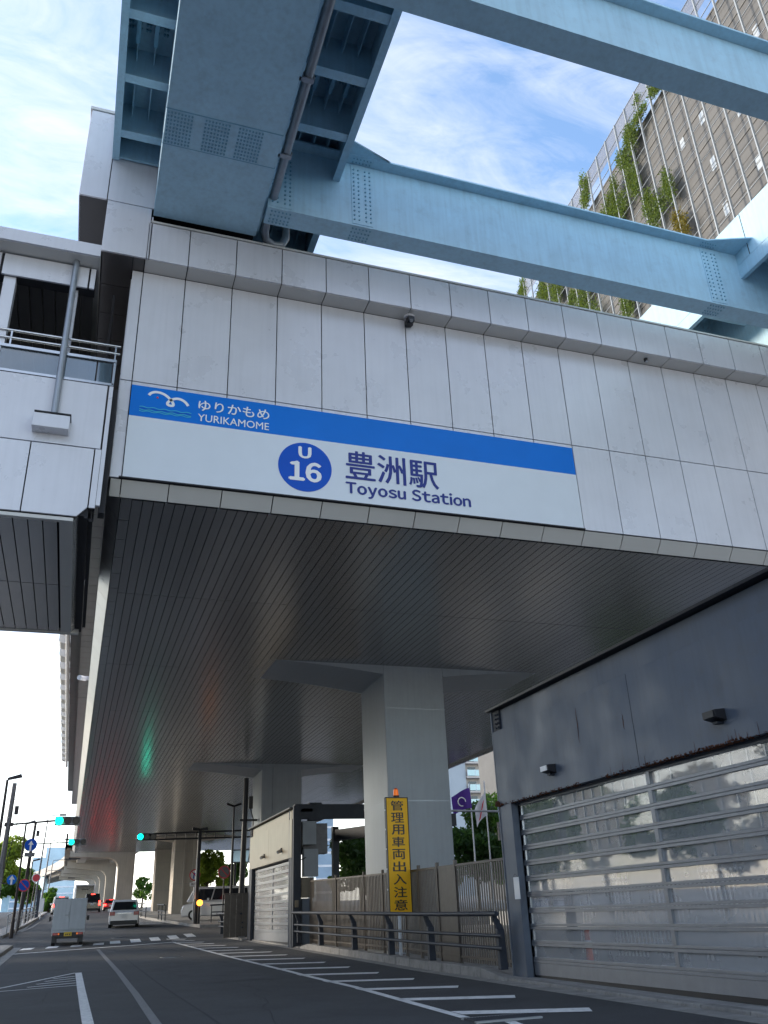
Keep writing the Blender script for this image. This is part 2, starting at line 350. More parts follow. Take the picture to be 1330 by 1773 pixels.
# kerbstones as separate pieces: low across garage fronts, high along the guard rail
kr = tagp(thing('kerb', None, None), kind='structure')
def kerb_line(x0, x1, y0, y1, h, step=.9, drop0=False, drop1=False):
    n = max(1, round((y1-y0)/step)); st = (y1-y0)/n
    for i in range(n):
        a = y0+i*st+.006; b = y0+(i+1)*st-.006
        ha = .05 if (drop0 and i == 0) else h; hb = .05 if (drop1 and i == n-1) else h
        mb = MB().hexa([(x0,a,gz(a)-.2),(x1,a,gz(a)-.2),(x1,b,gz(b)-.2),(x0,b,gz(b)-.2),(x0+.03,a,gz(a)+ha),(x1,a,gz(a)+ha),(x1,b,gz(b)+hb),(x0+.03,b,gz(b)+hb)])
        part('kerbstone', mb, conc, kr, bevel=.015)
kerb_line(7.80, 8.02, 6, 16.2, .05); kerb_line(7.72, 8.02, 16.2, 32.2, .17, 1.0, True, True)
kerb_line(7.68, 7.95, 32.2, 41.2, .05); kerb_line(7.3, 7.6, 41.2, 46.0, .17, 1.0, True)
struct('left_pavement', slab_strip(-14, -2.25, -20, 45.5, .13), pave)
lk = tagp(thing('left_kerb', None, None), kind='structure')
for i in range(18):
    a = 28+i*.95; b = a+.93
    part('kerbstone', MB().hexa([(-2.25,a,gz(a)-.2),(-2.05,a,gz(a)-.2),(-2.05,b,gz(b)-.2),(-2.25,b,gz(b)-.2),(-2.25,a,gz(a)+.13),(-2.08,a,gz(a)+.13),(-2.08,b,gz(b)+.13),(-2.25,b,gz(b)+.13)]), conc, lk)
struct('left_gutter', slab_strip(-2.05, -1.72, 24, 45.2, .006), conc)
struct('left_island', slab('i', [(-3.6, 53), (-3.0, 53), (-2.75, 59), (-2.5, 66), (-2.35, 78), (-2.2, 100), (-2.2, 150), (-3.2, 150), (-3.6, 60)], .15, pave), pave)
struct('left_island_gutter', slab('i', [(-2.75, 59), (-2.5, 66), (-2.35, 78), (-2.2, 100), (-2.2, 150), (-1.85, 150), (-1.8, 100), (-1.85, 78), (-1.95, 66), (-2.3, 59)], .01, conc), conc)
struct('right_island', slab('i', [(6.9, 57.5), (7.4, 55.4), (9.2, 54.6), (30, 55), (30, 140), (6.6, 140), (5.4, 90), (5.9, 72), (6.5, 63)], .16, pave), conc)
# painted markings
mk_root = tagp(thing('road_markings', None, None), kind='structure')
def strip(pts, w, m=paint, name='painted_line', dz=.008):
    mb = MB()
    P = []
    for (x0, y0), (x1, y1) in zip(pts[:-1], pts[1:]):
        n = max(1, int(abs(y1-y0)/2)+1)
        for i in range(n): P.append((x0+(x1-x0)*i/n, y0+(y1-y0)*i/n))
    P.append(pts[-1]); vs = []
    for i, (x, y) in enumerate(P):
        a = Vector(P[max(i-1, 0)]); b = Vector(P[min(i+1, len(P)-1)]); d = (b-a).normalized(); nx, ny = -d.y*w/2, d.x*w/2
        vs += [(x-nx, y-ny, gz(y-ny)+dz), (x+nx, y+ny, gz(y+ny)+dz)]
    mb.add(vs, [(2*i, 2*i+1, 2*i+3, 2*i+2) for i in range(len(P)-1)])
    return part(name, mb, m, mk_root)
def poly(pts, m=paint, name='painted_bar', dz=.008):
    return part(name, MB().add([(x, y, gz(y)+dz) for x, y in pts], [tuple(range(len(pts)))]), m, mk_root)
strip([(4.96, 11.6), (5.12, 17), (5.05, 22), (4.86, 29), (4.62, 43)], .14)
strip([(5.25, 10.9), (4.96, 9.2)], .14)
yb = 9.1; 
for i in range(17):
    y = 11.5+i*2.16; t = (y-11)/32; xr = 5.02-.35*t; tipx = 6.62-.3*t if y < 32 else 6.3-.6*(y-32)/10
    poly([(xr+.05, y+.42), (tipx-.05, y-.33), (tipx+.13, y+.06), (xr+.05, y+.84)])
strip([(-1.75, 38.7), (4.62, 43.0)], .35, dz=.010)
cw = [(-1.45, 42.3, 1.9), (-.45, 42.9, 2.0), (.55, 43.4, 2.2), (1.5, 44, 2.3), (2.25, 44.6, 2.5), (3.2, 45.2, 2.6), (4.15, 45.9, 2.6), (5.1, 46.7, 2.6), (6.0, 47.5, 2.6)]
for x, y, d in cw: poly([(x-.25, y-.1), (x+.22, y+.1), (x+.32, y+d+.1), (x-.15, y+d-.1)], name='crosswalk_bar')
strip([(1.30, 6), (1.30, 13.6), (1.38, 19), (1.40, 25), (1.33, 39.5)], .13, paint_old, 'worn_centre_line', dz=.006)
strip([(2.06, 6), (2.06, 14), (1.98, 22), (1.88, 39)], .035, asph2, 'asphalt_joint', dz=.005)
strip([(.44, 8), (.44, 14.2), (.45, 25.8)], .155)
strip([(.38, 25.8), (-1.1, 22.3), (-2.0, 20.5)], .10); strip([(.38, 21.7), (-1.1, 21.3), (-2.0, 21.1)], .09)
for i in range(4):
    y = 22.4+i*.72; strip([(.36, y), (-.62+.16*i, y-.45)], .11)
for i in range(9):
    y = 63+i*2.0; poly([(4.6+i*.10, y), (6.2-.02*i, y+1.0), (6.2-.02*i, y+1.5), (4.6+i*.10, y+.5)], name='painted_bar')
for x, y in ((2.9, 47.5), (3.4, 53)): strip([(x, y), (x+.8, y+.1)], .12, paint_old, 'worn_arrow_mark')
def patch(x0, x1, y0, y1, m=asph2, name='asphalt_patch', dz=.003): 
    return part(name, MB().add([(x0, y0, gz(y0)+dz), (x1, y0, gz(y0)+dz), (x1, y1, gz(y1)+dz), (x0, y1, gz(y1)+dz)], [(0, 1, 2, 3)]), m, mk_root)
asph3 = mat('older_asphalt', (.058, .059, .063), .9, 0, .25, 1.5, bump=.6, bscale=140)
patch(2.6, 4.4, 20.2, 27.5, asph3); patch(-1.5, .2, 27.2, 36.5, asph2); patch(2.1, 4.2, 46.6, 52, asph3); patch(.6, 1.9, 50.5, 56, asph3)
rc = random.Random(5)
for (x, y, dx, dy, n) in ((2.7, 12.5, .05, .6, 16), (3.6, 17, -.03, .7, 12), (-.6, 17.5, .07, .5, 9), (4.3, 30, -.04, .8, 10), (.2, 28, .05, .7, 9)):
    P = [(x, y)]
    for k in range(n): P.append((P[-1][0]+dx+rc.uniform(-.09, .09), P[-1][1]+dy*rc.uniform(.4, 1)))
    strip(P, .016, asph2, 'crack', dz=.005)
for x, y in ((3.3, 31.0), (2.6, 49.5)):
    mh = thing('manhole_cover', 'round iron manhole cover in the lane, %s the crosswalk' % ('before' if y < 40 else 'beyond'), 'manhole cover', (x, y, gz(y)))
    part('rim', MB().tube((x, y, gz(y)-.05), (x, y, gz(y)+.010), .36, 28), galv, mh); part('lid', MB().tube((x, y, gz(y)-.05), (x, y, gz(y)+.014), .31, 28), navy2, mh)
# drain grating at the zebra foot
dg_ = thing('drain_grating', 'rusty slotted drain grating in the road beside the foot of the striped zebra marking', 'drain', (5.2, 11.7, gz(11.7)))
part('frame', MB().box(4.85, 5.75, 11.0, 11.06, .22, .245+.005).box(4.85, 5.75, 11.42, 11.48, .22, .25), galv, dg_)
bar = mk('grate_bar', MB().box(-.012, .012, 0, .36, 0, .02), navy2)
for i in range(22): piece('grate_bar', bar, dg_, (4.88+i*.04, 11.06, gz(11)+.004))
# ------------------------------------------------------------------ station building
K = EYE_SCALE
ST = thing('station_building', 'grey panel-clad station hall raised on piers over the road, ribbed dark soffit beneath', 'building', (6.5, 10.3, .3))
PX = .6935
JX = [-.07, .09]+[.69+PX*i for i in range(0, 18)]+[12.95]
JX = [-.07, .09]+[.09+PX*(i+1)-(.09) for i in range(19)]
JX = [-.07, .09]+[round(.695+PX*i, 4) for i in range(18)]+[13.4]
part('wall_backing', MB().box(-.05, 13.4, 10.34, 10.6, 6.72, 10.6), joint, ST)
def clad(x0, x1, z0, z1, y=10.30, t=.03, g=.007, m=panel, name='cladding_panel'):
    return part(name, MB().box(x0+g, x1-g, y, y+t, z0+g, z1-g), m, ST, bevel=.003)
for a, b in zip(JX[:-1], JX[1:]):
    clad(a, b, 6.7, 8.2); clad(a, b, 8.2, 10.1)
for a, b in zip(JX[1:-1], JX[2:]):
    clad(a, b, 10.1, 10.78, 10.0, name='coping_panel')
    part('coping_underside', MB().box(a+.007, b-.007, 10.03, 10.30, 10.10, 10.12), panel_w, ST)
part('coping_backing', MB().box(.09, 13.4, 10.031, 10.5, 10.121, 10.76), joint, ST)
part('coping_cap', MB().box(.12, 13.4, 9.985, 10.55, 10.781, 10.815), panel_w, ST)
for a, b in zip(JX[:-1], JX[1:]):   # lower lip, tilted under the wall
    a = max(a, -.05); part('lip_panel', MB().hexa([(a+.007,10.305,6.685),(b-.007,10.305,6.685),(b-.007,10.33,6.69),(a+.007,10.33,6.69),(a+.007,10.455,6.502),(b-.007,10.455,6.502),(b-.007,10.48,6.51),(a+.007,10.48,6.51)]), panel_w, ST)
part('shadow_gap', MB().box(-.05, 13.4, 10.312, 10.33, 6.686, 6.702), joint, ST)
# soffit planks: rows between cross joints
YR = [10.5, 14.15, 18.7, 23.3, 28.0, 32.5, 37.2, 42.1, 46.7, 51.4, 56.0, 60.6, 65.2, 69.9, 75.0]
PW = .1385; NP = 95; X0 = .25
for r in range(3):
    me = mk('soffit_plank', MB().box(.0055, PW-.0055, .01, YR[r+1]-YR[r]-.01, 0, .02), soffm)
    for k in range(NP): piece('soffit_plank', me, ST, (X0+k*PW, YR[r], 6.5+random.uniform(-.0012, .0012)))
mb = MB()
for r in range(3, len(YR)-1):
    for k in range(NP):
        z = 6.5+random.uniform(-.002, .002); mb.box(X0+k*PW+.006, X0+(k+1)*PW-.006, YR[r]+.012, YR[r+1]-.012, z, z+.02)
part('soffit_planking', mb, soffm, ST, kind='stuff')
part('soffit_backing', MB().box(.12, 13.35, 10.47, 75, 6.535, 6.6), joint, ST)
part('right_edge_trim', MB().box(13.4, 13.5, 10.4, 75, 6.42, 7.2), soffm, ST)
tile = mk('border_tile', MB().box(.0, .135, .006, .684, 0, .02), soffm); 
lipm = mk('side_lip_panel', MB().hexa([(0, .006, 0), (0, .684, 0), (-.17, .684, .22), (-.17, .006, .22), (0, .006, .02), (0, .684, .02), (-.15, .684, .24), (-.15, .006, .24)]), panel_w)
for i in range(93):
    y = 10.48+i*.6935; piece('border_tile', tile, ST, (.112, y, 6.5)); piece('side_lip_panel', lipm, ST, (.10, y, 6.5))
part('corner_lip', MB().hexa([(-.05,10.31,6.69),(.10,10.46,6.5),(.10,10.5,6.5),(-.07,10.5,6.72),(-.05,10.31,6.7),(.10,10.46,6.52),(.10,10.5,6.52),(-.07,10.5,6.74)]), panel_w, ST)
part('hall_core', MB().box(.12, 13.38, 10.601, 75, 6.601, 10.05), joint, ST)
sw = mk('side_wall_panel', MB().box(-.075, -.045, .006, .684, 0, 1.66), panel)
for i in range(93):
    y = 10.48+i*.6935
    for z in (6.74, 8.42): piece('side_wall_panel', sw, ST, (0, y, z))
# overhang on the left side and upper corner box
part('overhang_core', MB().box(-.88, 1.66, 10.04, 75, 11.09, 12.8).box(-.49, -.05, 10.031, 75, 10.121, 11.09).box(-.045, 1.6, 10.5, 75, 10.82, 11.09), joint, ST)
clad(-.52, .12, 10.1, 11.05, 10.0); clad(.12, .155, 10.1, 10.9, 10.0)
clad(-.91, -.525, 11.05, 12.78, 10.0); clad(-.525, 1.66, 11.05, 12.78, 10.0)
part('parapet_cap', MB().box(-.93, 1.68, 9.985, 10.2, 12.785, 12.84), panel_w, ST)
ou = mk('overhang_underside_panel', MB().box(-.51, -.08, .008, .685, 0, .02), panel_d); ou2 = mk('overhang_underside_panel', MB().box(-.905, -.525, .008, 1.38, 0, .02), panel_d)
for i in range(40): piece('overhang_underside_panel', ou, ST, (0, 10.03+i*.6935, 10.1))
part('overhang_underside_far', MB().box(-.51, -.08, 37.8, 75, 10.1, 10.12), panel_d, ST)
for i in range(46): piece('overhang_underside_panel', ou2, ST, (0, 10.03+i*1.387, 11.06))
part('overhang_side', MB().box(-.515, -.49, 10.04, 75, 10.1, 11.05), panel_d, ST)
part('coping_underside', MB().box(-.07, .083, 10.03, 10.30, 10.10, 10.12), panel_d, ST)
part('overhang_outer_face', MB().box(-.915, -.89, 10.04, 75, 11.06, 12.78), panel, ST)
fin = mk('rounded_fascia_unit', MB().prism([(-.42, 0), (-.42, .55), (-.36, .72), (-.1, .8), (0, .8), (0, -.05), (-.2, -.1), (-.36, -.06)], 'y', 0, .9), panel_w)
for i in range(22): piece('rounded_fascia_unit', fin, ST, (-.92, 20+i*1.9, 11.2))
part('gutter_rail', MB().tube((-1.0, 18, 11.0), (-1.0, 62, 11.0), .07), panel_w, ST)
# piers under the hall with shallow flared heads
def pier(x0, x1, y0, y1, zb, heads=True, m=colm, wing=(2.7, 2.65), ribs=False):
    mb = MB().box(x0, x1, y0, y1, zb, 6.6)
    p = part('pier', mb, m, ST, bevel=.03)
    part('pier_joint_line', MB().box(x0-.003, x1+.003, y0-.003, y1+.003, 5.55, 5.562).box(x0-.003, x1+.003, y0-.003, y1+.003, 3.6, 3.612), galv, p)
    if heads:
        n = 10
        for side, wl in ((-1, wing[0]), (1, wing[1])):
            vs = []; fs = []; xs = x0 if side < 0 else x1; o = len(vs)
            for i in range(n+1):
                t = i/n; drop = .20*(1-t)**1.6; x = xs+side*wl*t; yb = y1 - .05*t; yf = y0+.0*t
                if i == n: drop = -.01
                vs += [(x, yf, 6.505-drop), (x, yb, 6.505-drop*1.25), (x, yf, 6.52), (x, yb, 6.52)]
            for i in range(n):
                a = o+i*4; fs += [(a, a+1, a+5, a+4), (a, a+4, a+6, a+2), (a+1, a+3, a+7, a+5)]
            part('flared_head', MB().add(vs, fs), m, p, smooth=False)
    return p
pier(6.15, 7.58, 17.72, 19.4, .3)
p2 = pier(6.15, 7.62, 31.45, 33.2, .4)
part('drain_channel', MB().box(6.55, 6.62, 31.41, 31.45, .5, 6.4), colm, p2)
pier(6.3, 7.95, 61, 63, .9, True, conc2); pier(6.16, 7.5, 73, 74.8, 1.5, False, conc2)
for x in (6.9, 7.5): part('pier_rib', MB().box(x, x+.12, 60.9, 61, 1.2, 6.3), conc2, ST)
# small cameras fixed to the hall
cc = thing('security_camera', 'small round security camera hanging under the coping above the station name sign', 'camera', (4.2, 10.2, 10.1))
part('housing', MB().tube((4.2,10.2,10.06),(4.2,10.2,9.94),.055,16).box(4.15,4.25,10.1,10.29,9.96,10.04), black, cc, smooth=True); part('mount', MB().tube((4.2,10.2,10.1),(4.2,10.2,10.06),.09,16), panel, cc); part('lens', MB().tube((4.2,10.13,9.97),(4.19,10.09,9.94),.028,12), steel, cc)
c2_ = thing('small_sensor', 'tiny dark sensor under the coping towards the right end', 'sensor', (8.6, 10.15, 10.1))
part('housing', MB().tube((8.6,10.15,10.1),(8.6,10.15,10.05),.035,12), black, c2_); part('lens', MB().tube((8.6,10.15,10.05),(8.6,10.13,10.035),.02,10), steel, c2_)
c3_ = thing('bullet_camera', 'white bullet camera on the left flank of the hall above the lit lip', 'camera', (-.1, 26, 8)); part('body', MB().tube((-.35, 25.6, 7.9), (-.2, 26.1, 8.0), .07, 12), white, c3_); part('bracket', MB().box(-.22, -.05, 26, 26.1, 7.95, 8.05), panel, c3_)
# ------------------------------------------------------------------ station name sign
SG = thing('station_name_sign', 'long white station name board with bright blue band, indigo lettering and numbered blue roundel', 'sign', (3.5, 10.27, 6.71))
part('board', MB().box(.095, 6.905, 10.262, 10.296, 6.712, 7.635), white, SG); part('blue_band', MB().box(.095, 6.905, 10.262, 10.296, 7.636, 8.12), sblue, SG)
part('bottom_trim', MB().box(.05, 6.93, 10.255, 10.30, 6.69, 6.709), joint, SG)
YF = 10.262; XD = (1, 0, 0)
part('roundel', MB().disc((2.515, YF-.002, 7.175), .385, 'y', .006, 64), dblue, SG)
text('letter_u', 'U', 1, whiteink, SG, (2.51, YF, 7.40), XD, h=.175, w=.165, align='CENTER', fw=.1, emb=.045, depth=.008)
text('numerals', '16', 1, whiteink, SG, (2.515, YF, 7.10), XD, h=.29, w=.44, align='CENTER', fw=.11, emb=.045, depth=.008)
text('kanji_name', '豊洲駅', 1, navyink, SG, (3.11, YF, 7.07), XD, w=1.42, h=.46, emb=.014, depth=.004)
text('latin_name', 'Toyosu Station', 1, navyink, SG, (3.11, YF, 6.795), XD, w=1.91, h=.235, fw=.11, emb=.04, depth=.004, spacing=1.08)
text('hiragana_line', 'ゆりかもめ', 1, whiteink, SG, (1.0, YF, 7.855), XD, w=.99, h=.165, emb=.012, depth=.004)
text('roman_line', 'YURIKAMOME', 1, whiteink, SG, (1.0, YF, 7.685), XD, w=.99, h=.115, emb=.006, depth=.004)
def ribbon(name, pts, w, m, parent, y=YF-.004):
    mb = MB(); vs = []; n = len(pts)
    for i, (x, z) in enumerate(pts):
        a = Vector(pts[max(i-1, 0)]); b = Vector(pts[min(i+1, n-1)]); d = (b-a).normalized(); ww = w(i/(n-1)) if callable(w) else w
        vs += [(x-d.y*ww/2, y, z+d.x*ww/2), (x+d.y*ww/2, y, z-d.x*ww/2)]
    mb.add(vs, [(2*i, 2*i+1, 2*i+3, 2*i+2) for i in range(n-1)])
    return part(name, mb, m, parent)
def bez(P, n=14):
    o = []
    for k in range(0, len(P)-3, 3):
        for i in range(n+(k+3 >= len(P)-1)):
            t = i/n; a = [(1-t)**3, 3*t*(1-t)**2, 3*t*t*(1-t), t**3]; o.append((sum(a[j]*P[k+j][0] for j in range(4)), sum(a[j]*P[k+j][1] for j in range(4))))
    return o
ribbon('gull_emblem', bez([(.33, 7.985), (.36, 8.07), (.50, 8.08), (.60, 7.98), (.66, 7.92), (.68, 7.87), (.64, 7.865), (.57, 7.86), (.56, 7.90), (.62, 7.95), (.70, 8.02), (.80, 8.00), (.86, 7.90)]), .038, whiteink, SG)
part('emblem_eye', MB().disc((.445, YF-.004, 7.965), .014, 'y', .004, 14), redink, SG)
for k in range(4):
    ribbon('wave_line', [(.22+.013*i*1.0, 7.79-k*.022+.007*math.sin(i*.55+k)) for i in range(54)], .011, cyanink if k != 1 else dblue, SG, YF-.003-.0005*k)
# ------------------------------------------------------------------ light blue guideway
GW = thing('elevated_guideway', 'light blue steel guideway girders and cross beams overhead, ending at the station roof', 'guideway', (5, 5, 10.9))
ZB = 10.9
part('box_girder', MB().box(.14, 1.655, -6, 9.975, ZB, 12.45), blue, GW, bevel=.008)
part('splice_edge', MB().box(.135, 1.66, 8.02, 8.035, ZB-.004, ZB+.4).box(.135, 1.66, 8.60, 8.61, ZB-.003, ZB+.2), blue_b, GW)
part('deck', MB().box(-.51, 1.66, -6, 9.97, 12.46, 12.6).box(1.66, 2.80, -6, 16, 12.46, 12.6), blue, GW)
part('deck_edge_beam', MB().box(-.53, -.50, -6, 9.97, 11.85, 12.9).box(-.53, -.43, -6, 9.97, 11.835, 11.85), blue, GW)
part('deck_edge_beam', MB().box(2.78, 2.81, -6, 16, 11.72, 12.9).box(2.70, 2.81, -6, 16, 11.705, 11.72), blue, GW)
part('end_plate', MB().box(-.5, .14, 9.94, 9.965, 11.87, 12.45), blue, GW)
part('box_girder_edge', MB().box(1.655, 1.70, -6, 9.97, 11.0, 12.45), blue, GW)
yr = 9.48; YRB = []
while yr > -3: YRB.append(yr); yr -= .955
bl = MB(); 
def bolt(x, y, z, ax='z', s=-1, r=.014, h=.012):
    d = {'z': (0,0,s*h), 'y': (0,s*h,0)}[ax]; bl.tube((x,y,z), (x+d[0],y+d[1],z+d[2]), r, 6)
for y in YRB:
    r_ = part('cross_rib', MB().box(-.50, .14, y-.008, y+.008, 11.88, 12.46), blue, GW); part('rib_flange', MB().box(-.50, .14, y-.065, y+.065, 11.855, 11.875), blue, r_)
for y in YRB+[10.44, 11.4, 12.35]:
    r_ = part('cross_rib', MB().box(1.70, 2.78, y-.008, y+.008, 11.76, 12.46), blue, GW); part('rib_flange', MB().box(1.70, 2.78, y-.07, y+.07, 11.735, 11.755), blue, r_)
for x in (-.31, -.08): part('stringer', MB().box(x-.007, x+.007, -5, 9.9, 12.22, 12.46), blue, GW)
for x in (1.9, 2.13, 2.36, 2.58): part('stringer', MB().box(x-.007, x+.007, -5, 15, 12.20, 12.46), blue, GW)
for gx in (.32, .80, 1.24):      # splice bolts under the box
    for i in range(8):
        for j in range(9): bolt(gx-.15+i*.043, 8.08+j*.06, ZB)
for x in (-.42, -.31, -.19, -.08, .04, 1.85, 1.95, 2.07, 2.18, 2.31, 2.42, 2.53, 2.64, 2.73):
    for yy in (7.7, 7.78, 7.86, 7.94, 8.02, 8.1, 8.18):
        bolt(x-.02, yy, 12.455, h=.03, r=.018); bolt(x+.02, yy, 12.455, h=.03, r=.018)
        for q in (4.0,): bolt(x-.02, yy-q+.3, 12.455, h=.03, r=.018)
for x in [-.31, -.08, 1.9, 2.13, 2.36, 2.58]:
    part('splice_plate', MB().box(x-.028, x+.028, 7.66, 8.22, 12.19, 12.30), blue_b, GW)
# cross beams
def beam(y0, y1, ztop, xa, xb, fl):
    b_ = part('cross_beam', MB().box(xa, xb, y0, y1, ZB, ztop), blue, GW, bevel=.006)
    part('top_flange', MB().box(xa, xb, y0-fl, y1+.12, ztop, ztop+.03), blue, b_)
    part('bottom_edge', MB().box(xa, xb, y0-.012, y1+.012, ZB-.022, ZB-.001), blue, b_)
    return b_
b1 = beam(5.57, 5.90, 11.74, 1.66, 11.4, .15); b2 = beam(9.31, 9.63, 12.15, 1.71, 11.4, .18)
part('flange_haunch', MB().hexa([(2.81,9.12,12.152),(3.6,9.12,12.152),(3.6,9.135,12.152),(2.81,8.85,12.152),(2.81,9.12,12.178),(3.6,9.12,12.178),(3.6,9.135,12.178),(2.81,8.85,12.178)]), blue, b2)
part('flange_haunch', MB().add([(9.6,9.13,12.15),(10.34,9.13,12.15),(10.34,8.85,12.15),(9.6,9.13,12.175),(10.34,9.13,12.175),(10.34,8.85,12.175)], [(0,1,2),(3,5,4),(0,2,5,3),(0,3,4,1),(1,4,5,2)]), blue, b2)
def web_bolts(xc, y, n=4, z0=11.0, z1=12.05, step=.085, beamn=None):
    z = z0
    while z < z1:
        for i in range(n):
            g_ = .035 if i >= n/2 else 0
            bolt(xc+(i-(n-1)/2)*.075+g_, y, z, 'y', -1, .015, .014)
        z += step
for x in (3.0, 9.55, 1.74): part('splice_plate', MB().box(x, x+.33, 9.300, 9.31, ZB+.02, 12.14), blue, b2)
web_bolts(3.15, 9.300); web_bolts(9.70, 9.300); web_bolts(1.89, 9.300)
for x0 in (1.78, 3.02, 9.55):
    for i in range(6):
        for yy in (9.36, 9.44, 9.52, 9.58): bolt(x0+i*.055, yy, ZB-.022)
        bolt(x0+i*.055, 9.19, 12.15, r=.012); bolt(x0+i*.055, 9.26, 12.15, r=.012)
part('bolt_heads', bl, blue_b, GW, kind='stuff')
# right girder
part('box_girder', MB().box(11.45, 13.0, -6, 16, ZB, 12.45), blue, GW, bevel=.008); part('deck', MB().box(10.37, 14, -6, 16, 12.46, 12.6), blue, GW)
part('deck_edge_beam', MB().box(10.35, 10.38, -6, 16, 11.90, 12.85).box(10.342, 10.38, -6, 16, 11.64, 11.885), blue, GW)
part('deck_edge_flange', MB().box(10.345, 10.43, -6, 16, 11.61, 11.638), blue, GW)
part('panel_seam', MB().box(10.347, 10.352, 8.98, 8.995, 11.91, 12.84).box(10.347, 10.352, 4.98, 4.995, 11.91, 12.84), joint, GW)
for y in YRB+[10.44, 11.4, 12.35]:
    r_ = part('cross_rib', MB().box(10.38, 11.45, y-.008, y+.008, 11.70, 12.46), blue, GW); part('rib_flange', MB().box(10.43, 11.45, y-.07, y+.07, 11.67, 11.69), blue, r_)
for x in (10.6, 10.85, 11.1, 11.3): part('stringer', MB().box(x-.007, x+.007, -5, 15, 12.20, 12.46), blue, GW)
part('drain_pipe', MB().path([(10.9, 15, 11.75), (10.9, 11.6, 11.75), (10.85, 11.3, 11.7), (10.7, 11.15, 11.45), (10.7, 11.0, 11.2), (10.9, 10.8, 11.05), (11.3, 10.7, 11.05), (11.38, 10.9, 11.1), (11.38, 15, 11.15)], .075, 10), galv, GW, smooth=True)
# drain pipe along the left box girder
DP = part('drain_pipe', MB().path([(1.79, -5, 11.08), (1.79, 9.75, 11.08), (1.79, 9.92, 11.0), (1.83, 10.02, 10.93), (1.95, 10.08, 10.9), (2.08, 10.08, 10.92), (2.14, 10.05, 11.05), (2.14, 10.05, 11.5)], .062, 12), galv, GW, smooth=True)
for y in (7.2, 8.45, 5.9, 4.6):
    part('pipe_clamp', MB().path([(1.79+.078*math.cos(a), y, 11.08+.078*math.sin(a)) for a in [k*math.pi/6 for k in range(13)]], .012, 6).box(1.66, 1.79, y-.03, y+.03, 11.0, 11.02).box(1.72, 1.86, y-.035, y+.035, 10.995, 11.012), galv, DP)
# ------------------------------------------------------------------ footbridge on the left
FB = thing('footbridge', 'grey panelled footbridge with steel handrails joining the station at left', 'footbridge', (-2, 10, 5.96))
XL = -9.0
part('floor_core', MB().box(XL, -.30, 10.05, 14.7, 6.0, 7.86), joint, FB)
bx = [-.30, -.92, -1.9, -2.9, -3.9, -4.9, -5.9, -6.9, -7.9, -8.9]
g = .008
lb = [-.27, -1.02, -2.1, -3.2, -4.3, -5.4, -6.5, -7.6, -8.7]
for a, b in zip(lb[1:], lb[:-1]):
    if b == -.27: part('side_panel', MB().prism([(a+g, 5.97), (b-.12, 5.97), (b-g, 6.10), (b-g, 6.92-g), (a+g, 6.92-g)], 'y', 10.0, 10.03), panel, FB)
    else: part('side_panel', MB().box(a+g, b-g, 10.0, 10.03, 5.97, 6.92-g), panel, FB)
ub = [-.20, -2.0, -3.8, -5.6, -7.4, -9.0]
for a, b in zip(ub[1:], ub[:-1]): part('side_panel', MB().box(a+g, b-g, 10.0, 10.03, 6.92+g, 7.87), panel, FB)
part('end_strip', MB().box(-.262, -.19, 10.0, 10.03, 6.10, 6.915).box(-.185, -.135, 10.0, 10.05, 6.14, 7.87), panel, FB)
part('gap_filler', MB().box(-.15, -.075, 10.12, 10.3, 6.1, 7.9), joint, FB)
part('lower_trim', MB().box(XL, -.42, 10.03, 10.10, 5.91, 5.955), panel_w, FB)
bp = [10.12+.0, 12.1, 14.7]
pk = mk('underside_plank', MB().box(.006, .162, 0, 2.27, 0, .02), soffm)
for i in range(50):
    for y in (10.14, 12.43): piece('underside_plank', pk, FB, (-.60-.17*(i+1), y, 5.94))
part('underside_border', MB().box(-.58, -.42, 10.12, 12.42, 5.93, 5.95).box(-.58, -.42, 12.43, 14.7, 5.93, 5.95), panel_w, FB)
part('side_chamfer', MB().hexa([(-.42,10.1,5.93),(-.30,10.1,6.08),(-.30,14.7,6.08),(-.42,14.7,5.93),(-.44,10.1,5.96),(-.32,10.1,6.11),(-.32,14.7,6.11),(-.44,14.7,5.96)]), soffm, FB)
part('far_edge', MB().box(XL, -.3, 14.7, 14.8, 5.92, 7.9), panel_w, FB)
part('expansion_joint', MB().box(-.30, -.26, 10.06, 14.8, 5.98, 6.1).box(-.25, -.20, 10.2, 14.6, 6.0, 6.04), joint, FB)
# glass balustrade and rails
part('glass_pane', MB().box(-1.55, -.83, 10.02, 10.03, 7.93, 8.24), balus, FB); part('glass_pane', MB().box(-.80, -.38, 10.02, 10.03, 7.93, 8.24), balus, FB); part('glass_pane', MB().box(-.36, -.18, 10.02, 10.03, 7.93, 8.24), balus, FB); part('glass_pane', MB().box(-4.5, -1.58, 10.02, 10.03, 7.93, 8.24), balus, FB)
part('balustrade_frame', MB().box(XL, -.14, 10.0, 10.05, 7.885, 7.92).box(XL, -.13, 9.99, 10.06, 8.25, 8.29).box(-.165, -.135, 10.0, 10.05, 7.9, 8.26).box(-1.575, -1.555, 10.0, 10.05, 7.9, 8.26), steel, FB)
for z in (8.42, 8.54): part('handrail', MB().tube((XL, 10.04, z), (-.10, 10.04, z), .018, 10), steel, FB, smooth=True)
for x in (-.16, -1.46, -3, -4.6): part('rail_post', MB().box(x-.01, x+.01, 10.03, 10.05, 8.28, 8.55), steel, FB)
part('roof_post', MB().box(-1.68, -1.53, 10.05, 10.2, 7.9, 9.42).box(-.84, -.74, 10.10, 10.2, 7.9, 9.42), panel, FB)
for a, b in ((-.61, -.53), (-1.72, -.62), (-3.4, -1.74), (-5, -3.42), (-9, -5.02)): part('header_panel', MB().box(a+g, b-g, 10.0, 10.03, 9.40, 9.74), panel, FB)
part('header_core', MB().box(XL, -.53, 10.03, 10.2, 9.405, 9.75), joint, FB)
